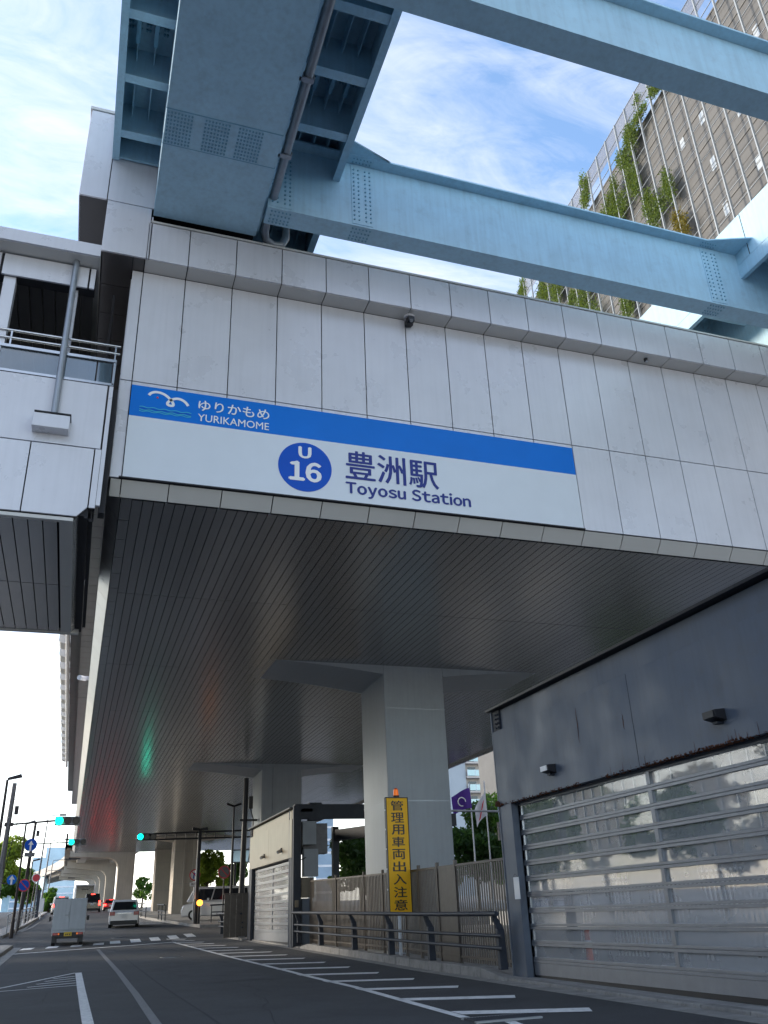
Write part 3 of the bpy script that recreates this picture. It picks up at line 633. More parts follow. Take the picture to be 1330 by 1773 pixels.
part('eaves', MB().box(XL, -.50, 9.78, 14.8, 9.76, 9.82), panel_w, FB); part('roof_edge', MB().box(XL, -.50, 9.74, 9.78, 9.765, 9.96), panel, FB); part('roof', MB().box(XL, -.5, 9.78, 14.8, 9.82, 9.9), panel_w, FB)
cp = mk('ceiling_plank', MB().box(.006, .164, 0, 4.5, 0, .02), plankd)
for i in range(40): piece('ceiling_plank', cp, FB, (-.55-.17*(i+1), 10.22, 9.55))
part('back_wall', MB().box(XL, -.3, 14.5, 14.6, 7.9, 8.3), panel_w, FB)
part('passage_wall', MB().box(-.30, -.27, 10.7, 14.5, 7.9, 9.9), joint, FB)
DPF = part('downpipe', MB().path([(-.80, 9.93, 9.76), (-.80, 9.93, 7.30)], .042, 14), galv, FB, smooth=True)
part('hopper_box', MB().box(-1.03, -.60, 9.82, 10.0, 7.05, 7.24), panel, FB, bevel=.01); part('hopper_lid', MB().box(-1.02, -.59, 9.81, 10.0, 7.243, 7.262), joint, FB)
K = 1.0
# ------------------------------------------------------------------ garages
def garage(label, X, y0, y1, zs, zt, fb, ftop, mfas, rows, mulls, group, depth=5.0, nearfac=True):
    T = thing('vehicle_garage', label, 'garage', (X, y0, zs))
    gp = .006
    part('fascia', MB().box(X, X+.10, y0, y1, fb, ftop), mfas, T, bevel=.004)
    part('fascia_seam', MB().box(X-.002, X+.01, (y0+y1)/2-.004, (y0+y1)/2+.004, fb+.01, ftop-.01), joint, T)
    part('upper_band', MB().box(X+.06, X+.12, y0+.02, y1-.35, ftop+.004, zt-.02), mfas, T)
    part('roof_edge', MB().box(X-.10, X+.14, y0-.02, y1+.06, zt, zt+.045), black, T)
    part('roof', MB().box(X+.15, X+.8, y0, y1, zt-.12, zt), navy2, T)
    for a, b in ((y1-.55, y1), (y0, y0+.45)):
        p = part('corner_post', MB().box(X+.01, X+.27, a, b, zs-.1, fb-.002), navy if nearfac else navy2, T, bevel=.004)
        part('post_web', MB().box(X-.004, X+.02, b-.03, b+.01, zs-.1, zt), navy, p)
    part('beam_end', MB().box(X+.02, X+.2, y1-.34, y1-.02, ftop+.01, zt-.01), navy2, T)
    bb = MB()
    for i in range(4):
        for j in range(2): bb.tube((X+.03, y1-.30+j*.1, ftop+.06+i*.09), (X-.01, y1-.30+j*.1, ftop+.06+i*.09), .02, 6)
    part('bolt_row', bb, navy2, T)
    # shutter: rails, panes, mullions
    a, b = y0+.45, y1-.55; XS = X+.20
    sh = part('shutter_frame', MB().box(XS-.05, XS+.05, b, b+.05, zs, fb).box(XS-.05, XS+.05, a-.05, a, zs, fb), shut, T)
    z0 = zs+rows[0]; step = rows[1]; n = rows[2]
    part('bottom_rail', MB().box(XS-.03, XS+.02, a, b, zs+.05, z0-.006), shut, T, bevel=.003); part('bottom_seal', MB().box(XS-.02, XS+.01, a, b, zs-.02, zs+.05), black, T)
    me_y = [b]+mulls+[a]
    for k in range(n+1):
        z = z0+k*step
        part('shutter_rail', MB().box(XS-.035, XS+.02, a, b, z, z+.045), shut, T, bevel=.003); part('shutter_rail', MB().box(XS-.03, XS+.02, a, b, z+.051, z+.093), shut, T, bevel=.003)
        if k < n:
            for q in range(len(me_y)-1):
                part('shutter_pane', MB().box(XS-.004, XS+.004, me_y[q+1]+.04, me_y[q]-.04, z+.093, z+step), shglass, T)
            for yq in mulls: part('shutter_mullion', MB().box(XS-.045, XS+.01, yq-.045, yq+.045, z+.093, z+step), shut, T)
            part('pane_bead', MB().box(XS-.02, XS+.01, b-.07, b-.01, z+.093, z+step), steel, T)
    part('shutter_hood', MB().box(X+.10, X+.45, a, b, fb-.03, fb+.3), navy2, T)
    return T
G1 = garage('large slate blue garage with rust-edged fascia and clear slatted shutter at lower right', 8.1, 6.5, 16.5, .30, 5.25, 3.36, 4.82, navy, (.25, .275, 10), [11.57], None)
G2 = garage('smaller beige-fronted garage with closed slatted shutter behind the guard rail', 7.6, 32.9, 41.3, .56, 5.12, 3.42, 4.76, beige, (.35, .26, 9), [37.0], None, nearfac=False)
# rust along the fascia edge
rb = MB()
for i in range(240):
    y = random.choice([random.uniform(8.2, 12.6), random.uniform(13.3, 16.4), random.uniform(9, 11.5)]); s = random.uniform(.008, .035)
    rb.tube((8.1+.04, y, 3.36), (8.1-random.uniform(.003, .012), y+random.uniform(-.02, .02), 3.36+random.uniform(.0, .035)), s, 5, s*.4)
rb.prism([(16.4, 3.33), (16.52, 3.35), (16.47, 3.45), (16.40, 3.41)], 'x', 8.03, 8.13)
part('rust_crust', rb, rust, G1, kind='stuff')
for y, z0, z1 in ((13.12, 4.02, 4.62), (11.75, 3.98, 4.22)):
    pts = [(y+random.uniform(-.012, .012), z1-(z1-z0)*i/8) for i in range(9)]
    mb = MB(); vs = []
    for i, (yy, zz) in enumerate(pts): w_ = .009*math.sin(math.pi*(i+.5)/9)+.002; vs += [(8.097, yy-w_, zz), (8.097, yy+w_, zz)]
    mb.add(vs, [(2*i, 2*i+1, 2*i+3, 2*i+2) for i in range(8)]); part('rust_streak', mb, rust, G1)
for i in range(14):
    y = random.uniform(8.6, 12.4); h = random.uniform(.05, .16); mb = MB().add([(8.097, y-.006, 3.37), (8.097, y+.006, 3.37), (8.097, y+.002, 3.37+h), (8.097, y-.002, 3.37+h)], [(0, 1, 2, 3)]); part('rust_streak', mb, rust, G1)
def floodlight(y, z, lit, lab):
    T = thing('wall_lamp', lab, 'lamp', (8.1, y, z))
    part('housing', MB().hexa([(7.93,y-.13,z-.03),(8.1,y-.13,z-.07),(8.1,y+.13,z-.07),(7.93,y+.13,z-.03),(7.92,y-.13,z+.07),(8.1,y-.13,z+.09),(8.1,y+.13,z+.09),(7.92,y+.13,z+.07)]), black, T, bevel=.008)
    part('lens', MB().box(7.905, 7.925, y-.11, y+.11, z-.025, z+.062), lit, T); part('bracket', MB().box(8.0, 8.1, y-.05, y+.05, z-.10, z-.072), navy2, T)
floodlight(14.15, 3.72, whiteink, 'small wall lamp with pale lens on the fascia, nearer its left end')
floodlight(9.52, 3.72, black, 'black wall lamp on the fascia at right, above the rust')
nt_ = thing('paper_notice', 'pale plastic sleeve taped to the slate blue garage corner post', 'notice', (8.0, 15.9, 1.8)); part('sleeve', MB().box(8.000, 8.008, 15.72, 15.94, 1.62, 2.0), white, nt_); part('string', MB().path([(8.0, 15.93, 2.0), (7.995, 15.85, 2.06), (8.0, 15.74, 2.0)], .003, 5), black, nt_)
for y in (34.6, 37.9):
    T = thing('wall_lamp', ['small bullet lamp on the beige fascia, nearer one', 'small bullet lamp on the beige fascia, farther one'][y > 36], 'lamp', (7.6, y, 3.7)); part('body', MB().tube((7.42, y-.1, 3.70), (7.6, y, 3.78), .06, 10), cars, T); part('bracket', MB().box(7.55, 7.6, y-.05, y+.05, 3.7, 3.86), black, T)
# inside garage 1: floor, back fence, added pale wall, reflected street things seen through the shutter
GF = thing('inner_fence', 'picket fence behind the large garage seen through its shutter', 'fence', (12.6, 10, .3))
pm = mk('picket', MB().box(-.012, .012, -.022, .022, 0, 1.7), whiteink)
for i in range(120): piece('picket', pm, GF, (12.6, 4+i*.15, .35))
part('rail', MB().box(12.57, 12.63, 4, 22, .5, .56).box(12.57, 12.63, 4, 22, 1.95, 2.0), brown, GF)
for k, (x, y) in enumerate(((12.3, 21.5), (12.3, 12.5), (12.3, 6.6))): part('steel_post', MB().box(x, x+.2, y, y+.2, .3, 5.1), navy2, GF)
struct('garage_floor', MB().box(8.4, 12.5, 6.5, 16.6, .28, .345), mat('pale_floor', (.5, .5, .49), .7, 0, .1, 2))
cn = thing('traffic_cone', 'orange and white striped post cone behind the shutter', 'cone', (9.3, 15.5, .35)); part('body', MB().tube((9.25, 15.6, .35), (9.25, 15.6, 1.05), .075, 12, .05), orange, cn); part('base', MB().box(9.1, 9.4, 15.45, 15.75, .345, .39), black, cn); part('reflective_band', MB().tube((9.25, 15.6, .75), (9.25, 15.6, .88), .069, 12), whiteink, cn)
# cabinets and steel frame next to the second garage
cab = thing('electrical_cabinets', 'grey electrical cabinets stacked on the steel post beside the smaller garage', 'cabinet', (8.2, 33, .5))
part('cabinet', MB().box(7.98, 8.5, 32.75, 33.05, 3.84, 4.66), colm, cab, bevel=.01); part('cabinet', MB().box(8.1, 9.05, 33.2, 33.7, 3.55, 4.62), polem, cab, bevel=.01); part('cabinet', MB().box(8.02, 8.57, 32.75, 33.05, 2.75, 3.69), colm, cab, bevel=.01)
part('cabinet', MB().box(7.93, 8.4, 32.72, 33.0, 2.05, 2.73), beige, cab, bevel=.01); part('conduit', MB().path([(7.85, 32.7, 2.6), (7.85, 32.7, 3.3), (8.0, 32.7, 3.36), (8.1, 32.74, 3.4)], .02, 8), black, cab)
part('base_cabinet', MB().box(7.98, 8.35, 32.8, 33.2, .55, 2.04), navy, cab); part('switch_box', MB().box(7.68, 7.80, 32.60, 32.66, 1.75, 1.98), beige, cab)
fr = thing('steel_frame', 'dark steel portal frame running right from the smaller garage behind the pier', 'frame', (9, 33.5, .5))
part('post', MB().box(7.62, 7.90, 32.68, 32.86, .5, 5.2), navy2, fr); part('beam', MB().box(7.72, 12.5, 32.9, 33.15, 4.76, 5.28), navy2, fr); part('beam', MB().hexa([(10.1,35.9,4.2),(10.4,35.9,4.2),(13.0,30.0,4.2),(12.7,30.0,4.2),(10.1,35.9,4.62),(10.4,35.9,4.62),(13.0,30.0,4.62),(12.7,30.0,4.62)]), navy2, fr)
part('post', MB().box(10.05, 10.30, 36.0, 36.25, .5, 4.75), navy2, fr); part('bolted_splice', MB().box(8.25, 8.75, 32.86, 33.18, 5.28, 5.33).box(8.25, 8.75, 32.86, 33.18, 4.70, 4.76), navy2, fr)
# ------------------------------------------------------------------ picket fence along the compound
PF = thing('picket_fence', 'tall brown picket fence behind the guard rail and yellow warning board', 'fence', (8.4, 25, .4))
pts = [(8.45, 16.75), (8.45, 19.75), (8.5, 21.0), (8.7, 23.9), (8.5, 27.0), (8.2, 32.4)]
pk = mk('picket', MB().box(-.010, .010, -.025, .025, 0, 2.0), brown)
ex = 0
for (xa, ya), (xb, yb_) in zip(pts[:-1], pts[1:]):
    L = math.hypot(xb-xa, yb_-ya); n = int(L/.118); ang = math.atan2(xa-xb, yb_-ya)
    for i in range(n):
        t = (i+.5)/n; y = ya+(yb_-ya)*t; piece('picket', pk, PF, (xa+(xb-xa)*t, y, gz(y)+.14), ang)
    for z in (.22, 2.1):
        part('rail', MB().hexa([(xa-.02,ya,gz(ya)+z),(xa+.02,ya,gz(ya)+z),(xb+.02,yb_,gz(yb_)+z),(xb-.02,yb_,gz(yb_)+z),(xa-.02,ya,gz(ya)+z+.05),(xa+.02,ya,gz(ya)+z+.05),(xb+.02,yb_,gz(yb_)+z+.05),(xb-.02,yb_,gz(yb_)+z+.05)]), brown, PF)
for x, y in pts+[(8.62, 22.6), (8.6, 25.5), (8.35, 29.6)]: part('post', MB().box(x-.035, x+.035, y-.035, y+.035, gz(y), gz(y)+2.24), brown, PF)
part('solid_panel', MB().hexa([(8.44,19.8,.4),(8.46,19.8,.4),(8.51,20.95,.4),(8.49,20.95,.4),(8.44,19.8,2.42),(8.46,19.8,2.42),(8.51,20.95,2.42),(8.49,20.95,2.42)]), brown, PF)
BP = thing('board_fence', 'solid brown panel fence left of the smaller garage', 'fence', (7.3, 41.5, .6))
for i in range(4): part('panel', MB().box(6.66+i*.27, 6.92+i*.27, 42.0, 42.04, .7, 2.45), brown, BP)
part('cap_rail', MB().box(6.62, 7.75, 41.98, 42.06, 2.46, 2.5), brown, BP)
# ------------------------------------------------------------------ guard rails
def guard_rail(label, pts, posts, h=.95, group='pipe guard rails', m=navy2, lean=True, base=.16, r=.045, cat='guard rail'):
    T = thing('guard_rail', label, cat, (pts[0][0], pts[0][1], gz(pts[0][1])+base), group)
    def X(y): return float(np.interp(y, [p[1] for p in pts], [p[0] for p in pts]))
    for y in posts:
        x = X(y); z = gz(y)+base
        if lean: mb = MB().hexa([(x-.0,y-.06,z),(x+.16,y-.06,z),(x+.16,y+.06,z),(x-.0,y+.06,z),(x+.0,y-.05,z+h*.72),(x+.14,y-.05,z+h*.72),(x+.14,y+.05,z+h*.72),(x+.0,y+.05,z+h*.72)]).hexa([(x-.0,y-.05,z+h*.72),(x+.14,y-.05,z+h*.72),(x+.14,y+.05,z+h*.72),(x-.0,y+.05,z+h*.72),(x-.10,y-.04,z+h),(x-.02,y-.04,z+h),(x-.02,y+.04,z+h),(x-.10,y+.04,z+h)])
        else: mb = MB().box(x-.03, x+.03, y-.03, y+.03, z, z+h)
        part('post', mb, m, T, bevel=.01)
    for fz, rr, dx in ((1.0, r, -.07), (.60, r*.72, .0), (.38, r*.72, .0)):
        n = 12; P = [(X(pts[0][1]+(pts[-1][1]-pts[0][1])*i/n)+dx-.02, pts[0][1]+(pts[-1][1]-pts[0][1])*i/n, gz(pts[0][1]+(pts[-1][1]-pts[0][1])*i/n)+base+h*fz) for i in range(n+1)]
        part('rail', MB().path(P, rr, 10), m, T, smooth=True)
    return T
guard_rail('dark pipe guard rail along the high kerb in front of the picket fence', [(7.85, 16.3), (7.85, 24), (7.7, 32.7)], [16.55, 20.2, 23.0, 26.1, 29.6, 32.4], .96)
guard_rail('short dark pipe guard rail before the solid brown panel fence', [(7.5, 41.9), (7.05, 46.0)], [42.2, 44.0, 45.7], .9)
guard_rail('grey pipe guard rail at the foot of the left island beside the silver car', [(-2.9, 54.0), (-2.75, 60), (-2.55, 72), (-2.4, 85)], [54, 57, 60, 64, 68, 72, 77, 82], .9, m=galv, lean=False, r=.03)
guard_rail('dark pipe guard rail at the front of the pier island, left of the no-turn sign', [(6.15, 63), (6.0, 66.5)], [63, 64.7, 66.3], .95, lean=False)
guard_rail('far dark pipe guard rail between the concrete piers', [(5.6, 72), (5.3, 77)], [72, 74.5, 77], .95, lean=False)
guard_rail('dark pipe guard rail right of the flashing orange lamp', [(8.3, 57.2), (10.4, 57.8)], [57.2, 57.5, 57.75], .95, lean=False)
# ------------------------------------------------------------------ yellow warning board
YB = thing('warning_board', 'tall narrow yellow board with vertical lettering and beacon on a white post', 'sign', (8.3, 23.3, .45))
part('post', MB().tube((8.33, 23.42, .44), (8.33, 23.42, 4.1), .045, 14), white, YB, smooth=True)
part('board', MB().box(8.02, 8.63, 23.25, 23.37, 1.45, 4.33), amber, YB, bevel=.01)
part('edge_frame', MB().box(8.00, 8.021, 23.24, 23.38, 1.43, 4.35).box(8.629, 8.65, 23.24, 23.38, 1.43, 4.35).box(8.0, 8.65, 23.24, 23.38, 4.331, 4.352).box(8.0, 8.65, 23.24, 23.38, 1.43, 1.449), ink, YB)
for i, ch in enumerate('管理用車両出入注意'): text('character', ch, 1, ink, YB, (8.325, 23.25, 4.13-i*.311), XD, h=.255, w=.36, align='CENTER', emb=.016, depth=.004)
for z in (4.0, 3.5, 3.0, 2.5, 2.0): part('hinge', MB().box(7.985, 8.0, 23.28, 23.34, z, z+.04), galv, YB)
bc = part('beacon', MB().tube((8.33, 23.31, 4.40), (8.33, 23.31, 4.56), .075, 16, .06), amberlamp, YB, smooth=True)
part('beacon_base', MB().tube((8.33, 23.31, 4.352), (8.33, 23.31, 4.40), .09, 16), ink, bc); part('beacon_cap', MB().tube((8.33, 23.31, 4.56), (8.33, 23.31, 4.60), .055, 16, .03), orange, bc)
# ------------------------------------------------------------------ lamps, signals, signs
def street_lamp(label, x, y, ztop, arm=.5, lean=0, r=.06, m=lampm, twin=False, group='street lamps'):
    T = thing('street_lamp', label, 'street lamp', (x, y, gz(y)), group); z0 = gz(y)-.02
    part('pole', MB().tube((x, y, z0), (x, y, ztop), r*1.25, 12, r*.8).tube((x, y, z0), (x, y, z0+.9), r*1.7, 12, r*1.5), m, T, smooth=True)
    for s in ((1, -1) if twin else (1,)):
        part('lamp_head', MB().hexa([(x,y-.06,ztop-.02),(x+s*arm,y-.12,ztop+.10),(x+s*arm,y+.12,ztop+.10),(x,y+.06,ztop-.02),(x,y-.05,ztop+.08),(x+s*arm*.9,y-.1,ztop+.22),(x+s*arm*.9,y+.1,ztop+.22),(x,y+.05,ztop+.08)]), m, T, bevel=.02)
    return T
street_lamp('dark lamp post with short paddle head, nearest the left edge of the view', -2.62, 36, 6.5, .52)
street_lamp('dark lamp post with paddle head behind the nearer signal arm', -2.6, 53.2, 6.55, .5)
street_lamp('dark lamp post with short head behind the blue arrow sign', -2.85, 75, 5.95, .55)
street_lamp('black twin-headed lamp post beneath the hall, beside the thick utility pole', 8.25, 50, 7.1, .42, m=black, twin=True)
def tall_lamp(label, x, y, z, arm):
    T = thing('street_lamp', label, 'street lamp', (x, y, gz(y)), 'tall thin roadside lamps far down the left side'); part('pole', MB().tube((x-.3, y, gz(y)), (x, y, z-.3), .10, 8, .055), polem, T); part('arm', MB().path([(x, y, z-.3), (x+.05, y, z-.06), (x+.3, y, z), (x+arm, y, z+.05)], .04, 6), polem, T); part('lamp_head', MB().box(x+arm, x+arm+.6, y-.15, y+.15, z-.02, z+.14), polem, T)
tall_lamp('tall thin street lamp with bent arm, its head just above the nearer green signal', -2.55, 90, 10.8, 1.0)
tall_lamp('tall thin street lamp whose head shows between the two green signals', -2.5, 110, 10.2, 1.5)
tall_lamp('tall thin street lamp with head below the farther green signal', -2.4, 130, 9.3, 1.6)
tall_lamp('farthest and lowest of the tall thin street lamps', -3.6, 150, 9.0, 1.6)
def lens(T, x, y, z, r, m, name='lens'):
    part(name, MB().disc((x, y-.012, z), r, 'y', .03, 20), m, T)
    vs = []; fs = []; n = 12
    for i in range(n+1):
        a = math.pi*i/n; vs += [(x+math.cos(a)*(r+.02), y, z+math.sin(a)*(r+.02)), (x+math.cos(a)*(r+.02), y-.16, z+math.sin(a)*(r+.02))]
    fs = [(2*i, 2*i+1, 2*i+3, 2*i+2) for i in range(n)]; part('visor', MB().add(vs, fs), black, T)
sigcase = mat('signal_case_grey', (.30, .31, .31), .5)
def signal(T, x, y, z, w=1.2, h=.42, order=('g', 'k', 'k'), case=sigcase):
    part('signal_housing', MB().box(x-w/2, x+w/2, y, y+.16, z-h/2, z+h/2), case, T, bevel=.05)
    for i, q in enumerate(order): lens(T, x-w/3+i*w/3, y-.01, z, h*.40, {'g': greenl, 'k': offlens, 'r': redlit}[q])
s1 = thing('traffic_signal', 'horizontal traffic signal lit green on a long arm from the pole at far left', 'traffic signal', (-3.2, 48.3, gz(48)))
part('pole', MB().tube((-3.25, 48.3, gz(48)), (-3.15, 48.3, 8.05), .15, 14, .11), polem, s1, smooth=True); part('arm', MB().tube((-3.2, 48.3, 6.07), (-1.0, 48.3, 6.25), .045, 8), lampm, s1)
signal(s1, -.42, 48.3, 6.24, 1.22, .44); part('control_box', MB().box(-2.98, -2.80, 48.2, 48.4, 6.55, 6.95), lampm, s1); part('arm_clamp', MB().box(-3.36, -2.95, 48.2, 48.4, 6.0, 6.16), lampm, s1)
part('cable', MB().path([(-2.9, 48.3, 6.5), (-2.78, 48.3, 6.2), (-2.85, 48.3, 5.6), (-3.05, 48.3, 4.2), (-3.12, 48.3, 3.4)], .018, 6), lampm, s1)
part('cable_box', MB().box(-3.42, -3.1, 48.1, 48.3, 2.6, 4.0), polem, s1)
s2 = thing('traffic_signal', 'farther small horizontal traffic signal lit green on an arm from the arrow sign pole', 'traffic signal', (-2.7, 66, gz(66)))
part('pole', MB().tube((-2.85, 66, gz(66)), (-2.62, 66, 7.9), .13, 12, .09), lampm, s2, smooth=True); part('arm', MB().tube((-2.7, 66, 6.5), (-.3, 66, 6.58), .035, 8), lampm, s2); signal(s2, .2, 66, 6.6, 1.15, .42); part('control_box', MB().box(-2.5, -2.3, 65.9, 66.1, 7.0, 7.35), lampm, s2)
s3 = thing('traffic_signal', 'black truss-arm signal lit green beneath the hall with twin lamps on its pole', 'traffic signal', (7.34, 57, gz(57)))
part('pole', MB().tube((7.34, 57, gz(57)), (7.34, 57, 6.45), .12, 12), black, s3, smooth=True)
tr = MB(); tr.tube((4.6, 57, 6.32), (11.5, 57, 6.50), .05, 6).tube((4.6, 57, 5.98), (11.5, 57, 6.10), .05, 6)
for i in range(12): x = 4.7+i*.6; tr.tube((x, 57, 5.98), (x, 57, 6.36), .025, 6)
part('truss_arm', tr, black, s3); signal(s3, 4.15, 56.9, 6.14, 1.15, .40, case=black)
for sgn in (-1, 1): part('lamp_head', MB().hexa([(7.34,56.9,6.45),(7.34+sgn*.5,56.85,6.50),(7.34+sgn*.5,57.1,6.50),(7.34,57.1,6.45),(7.34,56.9,6.6),(7.34+sgn*.45,56.85,6.68),(7.34+sgn*.45,57.1,6.68),(7.34,57.1,6.6)]), black, s3, bevel=.03)
part('reflector_strip', MB().box(7.2, 7.26, 56.85, 56.9, 2.6, 4.9), whiteink, s3)
fl = thing('flashing_lamp', 'glowing orange flashing lamp low on the black pole at the island nose', 'warning lamp', (7.5, 56.7, 2.3)); part('lens', MB().tube((7.5, 56.6, 2.38), (7.5, 56.75, 2.38), .17, 16), flash, fl); part('bracket', MB().box(7.3, 7.5, 56.75, 56.85, 2.3, 2.45), black, fl); part('post', MB().tube((7.5, 56.8, gz(57)), (7.5, 56.8, 2.4), .07, 8), black, fl)
up_ = thing('utility_pole', 'thick dark utility pole with transformer and cable left of the smaller garage', 'utility pole', (8.05, 45.5, .7)); part('pole', MB().tube((8.0, 45.5, .7), (8.1, 45.5, 8.0), .15, 14, .12), black, up_, smooth=True); part('transformer', MB().box(8.25, 8.45, 45.4, 45.6, 6.5, 7.1), black, up_); part('cross_arm', MB().box(7.8, 8.7, 45.45, 45.55, 5.9, 6.0), black, up_)
part('cable', MB().path([(8.35, 45.5, 6.5), (8.5, 45.5, 6.0), (8.5, 45.5, 5.0), (8.3, 45.5, 4.0), (8.15, 45.5, 3.6)], .03, 6), black, up_)
def ring_sign(name, label, x, y, z, r, face, ringm, mark=None, pole=None, group=None, plate=False, m=lampm):
    T = thing(name, label, 'road sign', (x, y, gz(y)), group)
    part('disc', MB().disc((x, y, z), r, 'y', .02, 28), ringm, T); part('face', MB().disc((x, y-.013, z), r*.80, 'y', .008, 28), face, T)
    if mark == 'arrow': part('arrow', MB().prism([(x-.05, z-.3*r/.3), (x+.05, z-.3*r/.3), (x+.05, z+.02), (x+.16, z+.0), (x, z+.24), (x-.16, z+.0), (x-.05, z+.02)], 'y', y-.022, y-.018), whiteink, T)
    if mark == 'slash': part('slash', MB().prism([(x-.6*r, z+.5*r), (x-.5*r, z+.62*r), (x+.62*r, z-.5*r), (x+.5*r, z-.62*r)], 'y', y-.024, y-.018), redink, T)
    if mark == 'noturn':
        part('turn_arrow', MB().prism([(x-.10, z-.22), (x-.03, z-.22), (x-.03, z+.05), (x+.06, z+.05), (x+.06, z-.04), (x+.16, z+.09), (x+.06, z+.2), (x+.06, z+.13), (x-.10, z+.13)], 'y', y-.022, y-.018), dblue, T)
        part('slash', MB().prism([(x-.6*r, z+.5*r), (x-.5*r, z+.62*r), (x+.62*r, z-.5*r), (x+.5*r, z-.62*r)], 'y', y-.027, y-.023), redink, T)
    if plate: part('plate', MB().box(x-.3, x+.3, y-.012, y+.012, z-r-.32, z-r-.08), whiteink if plate == 1 else polem, T)
    if plate == 1:
        text('plate_text', '8-20', 1, ink, T, (x, y-.012, z-r-.2), XD, h=.12, w=.42, align='CENTER', depth=.004)
    if pole: part('pole', MB().tube((x+pole, y+.05, gz(y)), (x, y+.05, z+r), .045, 8), m, T)
    return T
ring_sign('road_sign', 'round blue sign with white upward arrow, small dark plate below, on the left poles', -2.5, 60, 6.0, .36, dblue, dblue, 'arrow', -.12, plate=2)
ring_sign('road_sign', 'round blue no-parking sign with red border at left', -2.42, 56, 3.58, .33, dblue, redink, 'slash', -.10, m=polem)
ring_sign('road_sign', 'small round blue sign near the trees at the left edge', -3.1, 56, 3.88, .26, sblue, sblue, 'arrow', None)
bpy.data.objects['road_sign.002']
x_ = thing('sign_arm', 'thin horizontal arm holding the small blue sign at the left edge', 'sign arm', (-3, 56.1, 3.6)); part('arm', MB().tube((-3.8, 56.1, 3.72), (-2.3, 56.1, 3.62), .03, 6), lampm, x_); part('bracket', MB().tube((-3.1, 56.06, 3.88), (-3.1, 56.1, 3.6), .03, 6), lampm, x_)
ring_sign('road_sign', 'faint round white sign with red disc far down the left side', -2.6, 80, 5.0, .34, redink, whiteink, None, -.2)
ring_sign('road_sign', 'round no-turn sign with small plate on a grey post at the pier island', 7.8, 62, 4.15, .36, whiteink, redink, 'noturn', .02, plate=1, m=galv)
ring_sign('road_sign', 'round dark prohibition sign seen from behind the thick utility pole', 9.1, 58, 4.1, .38, polem, redink, 'slash', .02, m=black)
bb_ = thing('direction_board', 'blue direction board far beyond the utility pole', 'road sign', (14, 80, 1.9)); part('board', MB().box(13.2, 15.2, 80, 80.08, 5.9, 6.8), towerg, bb_); part('frame', MB().box(13.1, 15.3, 80.08, 80.16, 5.8, 6.9), black, bb_); part('post', MB().tube((13.5, 80.2, 1.8), (13.5, 80.2, 6.9), .1, 8), black, bb_)
bo = thing('bollard_board', 'dark narrow marker post on the left island past the guard rail', 'marker post', (-2.4, 88, 2)); part('post', MB().box(-2.62, -2.32, 88, 88.15, 1.9, 4.3), navy2, bo); part('cap', MB().box(-2.64, -2.30, 87.98, 88.17, 4.3, 4.36), black, bo)
wp = thing('white_sign_plate', 'white rectangular sign plate beside the dark marker post', 'road sign', (-2.1, 86, 2)); part('plate', MB().box(-2.28, -1.9, 86, 86.03, 2.55, 3.6), whiteink, wp); part('post', MB().tube((-2.1, 86.06, 1.9), (-2.1, 86.06, 3.3), .04, 6), whiteink, wp)
# ------------------------------------------------------------------ overhead wires
for i, (a, b, lab) in enumerate((((-3.15, 48.3, 7.35), (0, 75, 8.2), 'thin wire from the top of the nearer signal pole'), ((-2.65, 66, 7.5), (-.2, 90, 8.3), 'thin wire from the top of the farther signal pole'))):
    P = [Vector(a).lerp(Vector(b), t/12)-Vector((0, 0, .8*math.sin(math.pi*t/12)*.4)) for t in range(13)]
    single('overhead_wire', MB().path(P, .012, 5), lampm, lab, 'wire')
# ------------------------------------------------------------------ viaduct beyond the hall
VD = thing('concrete_viaduct', 'pale concrete viaduct on curved portal piers continuing beyond the hall and bending left', 'viaduct', (2, 90, 2))
def portal(y, z, x0, x1, dep, lw, thick=1.4):
    y, z, x0, x1, dep, lw, thick = y*1.42, z*1.42-.63, x0*1.42, x1*1.42, dep*1.42, lw*1.42, thick*1.42  # scaled about the camera's eye point like the station
    P = [(x0, z), (x1, z), (x1, gz(y)-.3), (x1-lw, gz(y)-.3)]
    rr = 1.2; cx, cz = x1-lw-rr, z-dep-rr
    for k in range(9): a = R(0+k*90/8); P.append((cx+rr*math.cos(a), cz+rr*math.sin(a)))
    P.append((x0, z-dep*.75))
    part('portal_pier', MB().prism(P, 'y', y, y+thick), conc2, VD)
    part('pier_edge', MB().box(x1-.3, x1-.2, y-.06, y, gz(y), z-.1), conc2, VD)
portal(76.5, 6.75, -.2, 4.8, .55, 1.25, 1.6); portal(94, 7.1, -.4, 4.2, .9, .9); portal(112, 7.6, -.8, 4.3, 1.0, 1.0); portal(130, 8.1, -1.2, 4.4, 1.1, 1.1); portal(148, 8.5, -1.6, 4.0, 1.1, 1.1)
path_ = [(2.4, 76.6, 7.0), (2.3, 95, 7.3), (2.2, 115, 7.9), (1.7, 130, 8.4), (.4, 150, 8.9), (-2.2, 175, 9.3), (-7.5, 210, 9.7), (-16, 250, 10), (-40, 330, 10.2)]
path_ = [(x*1.42, y*1.42, z*1.42-.63) for x, y, z in path_]  # viaduct path enlarged about the camera's eye point too
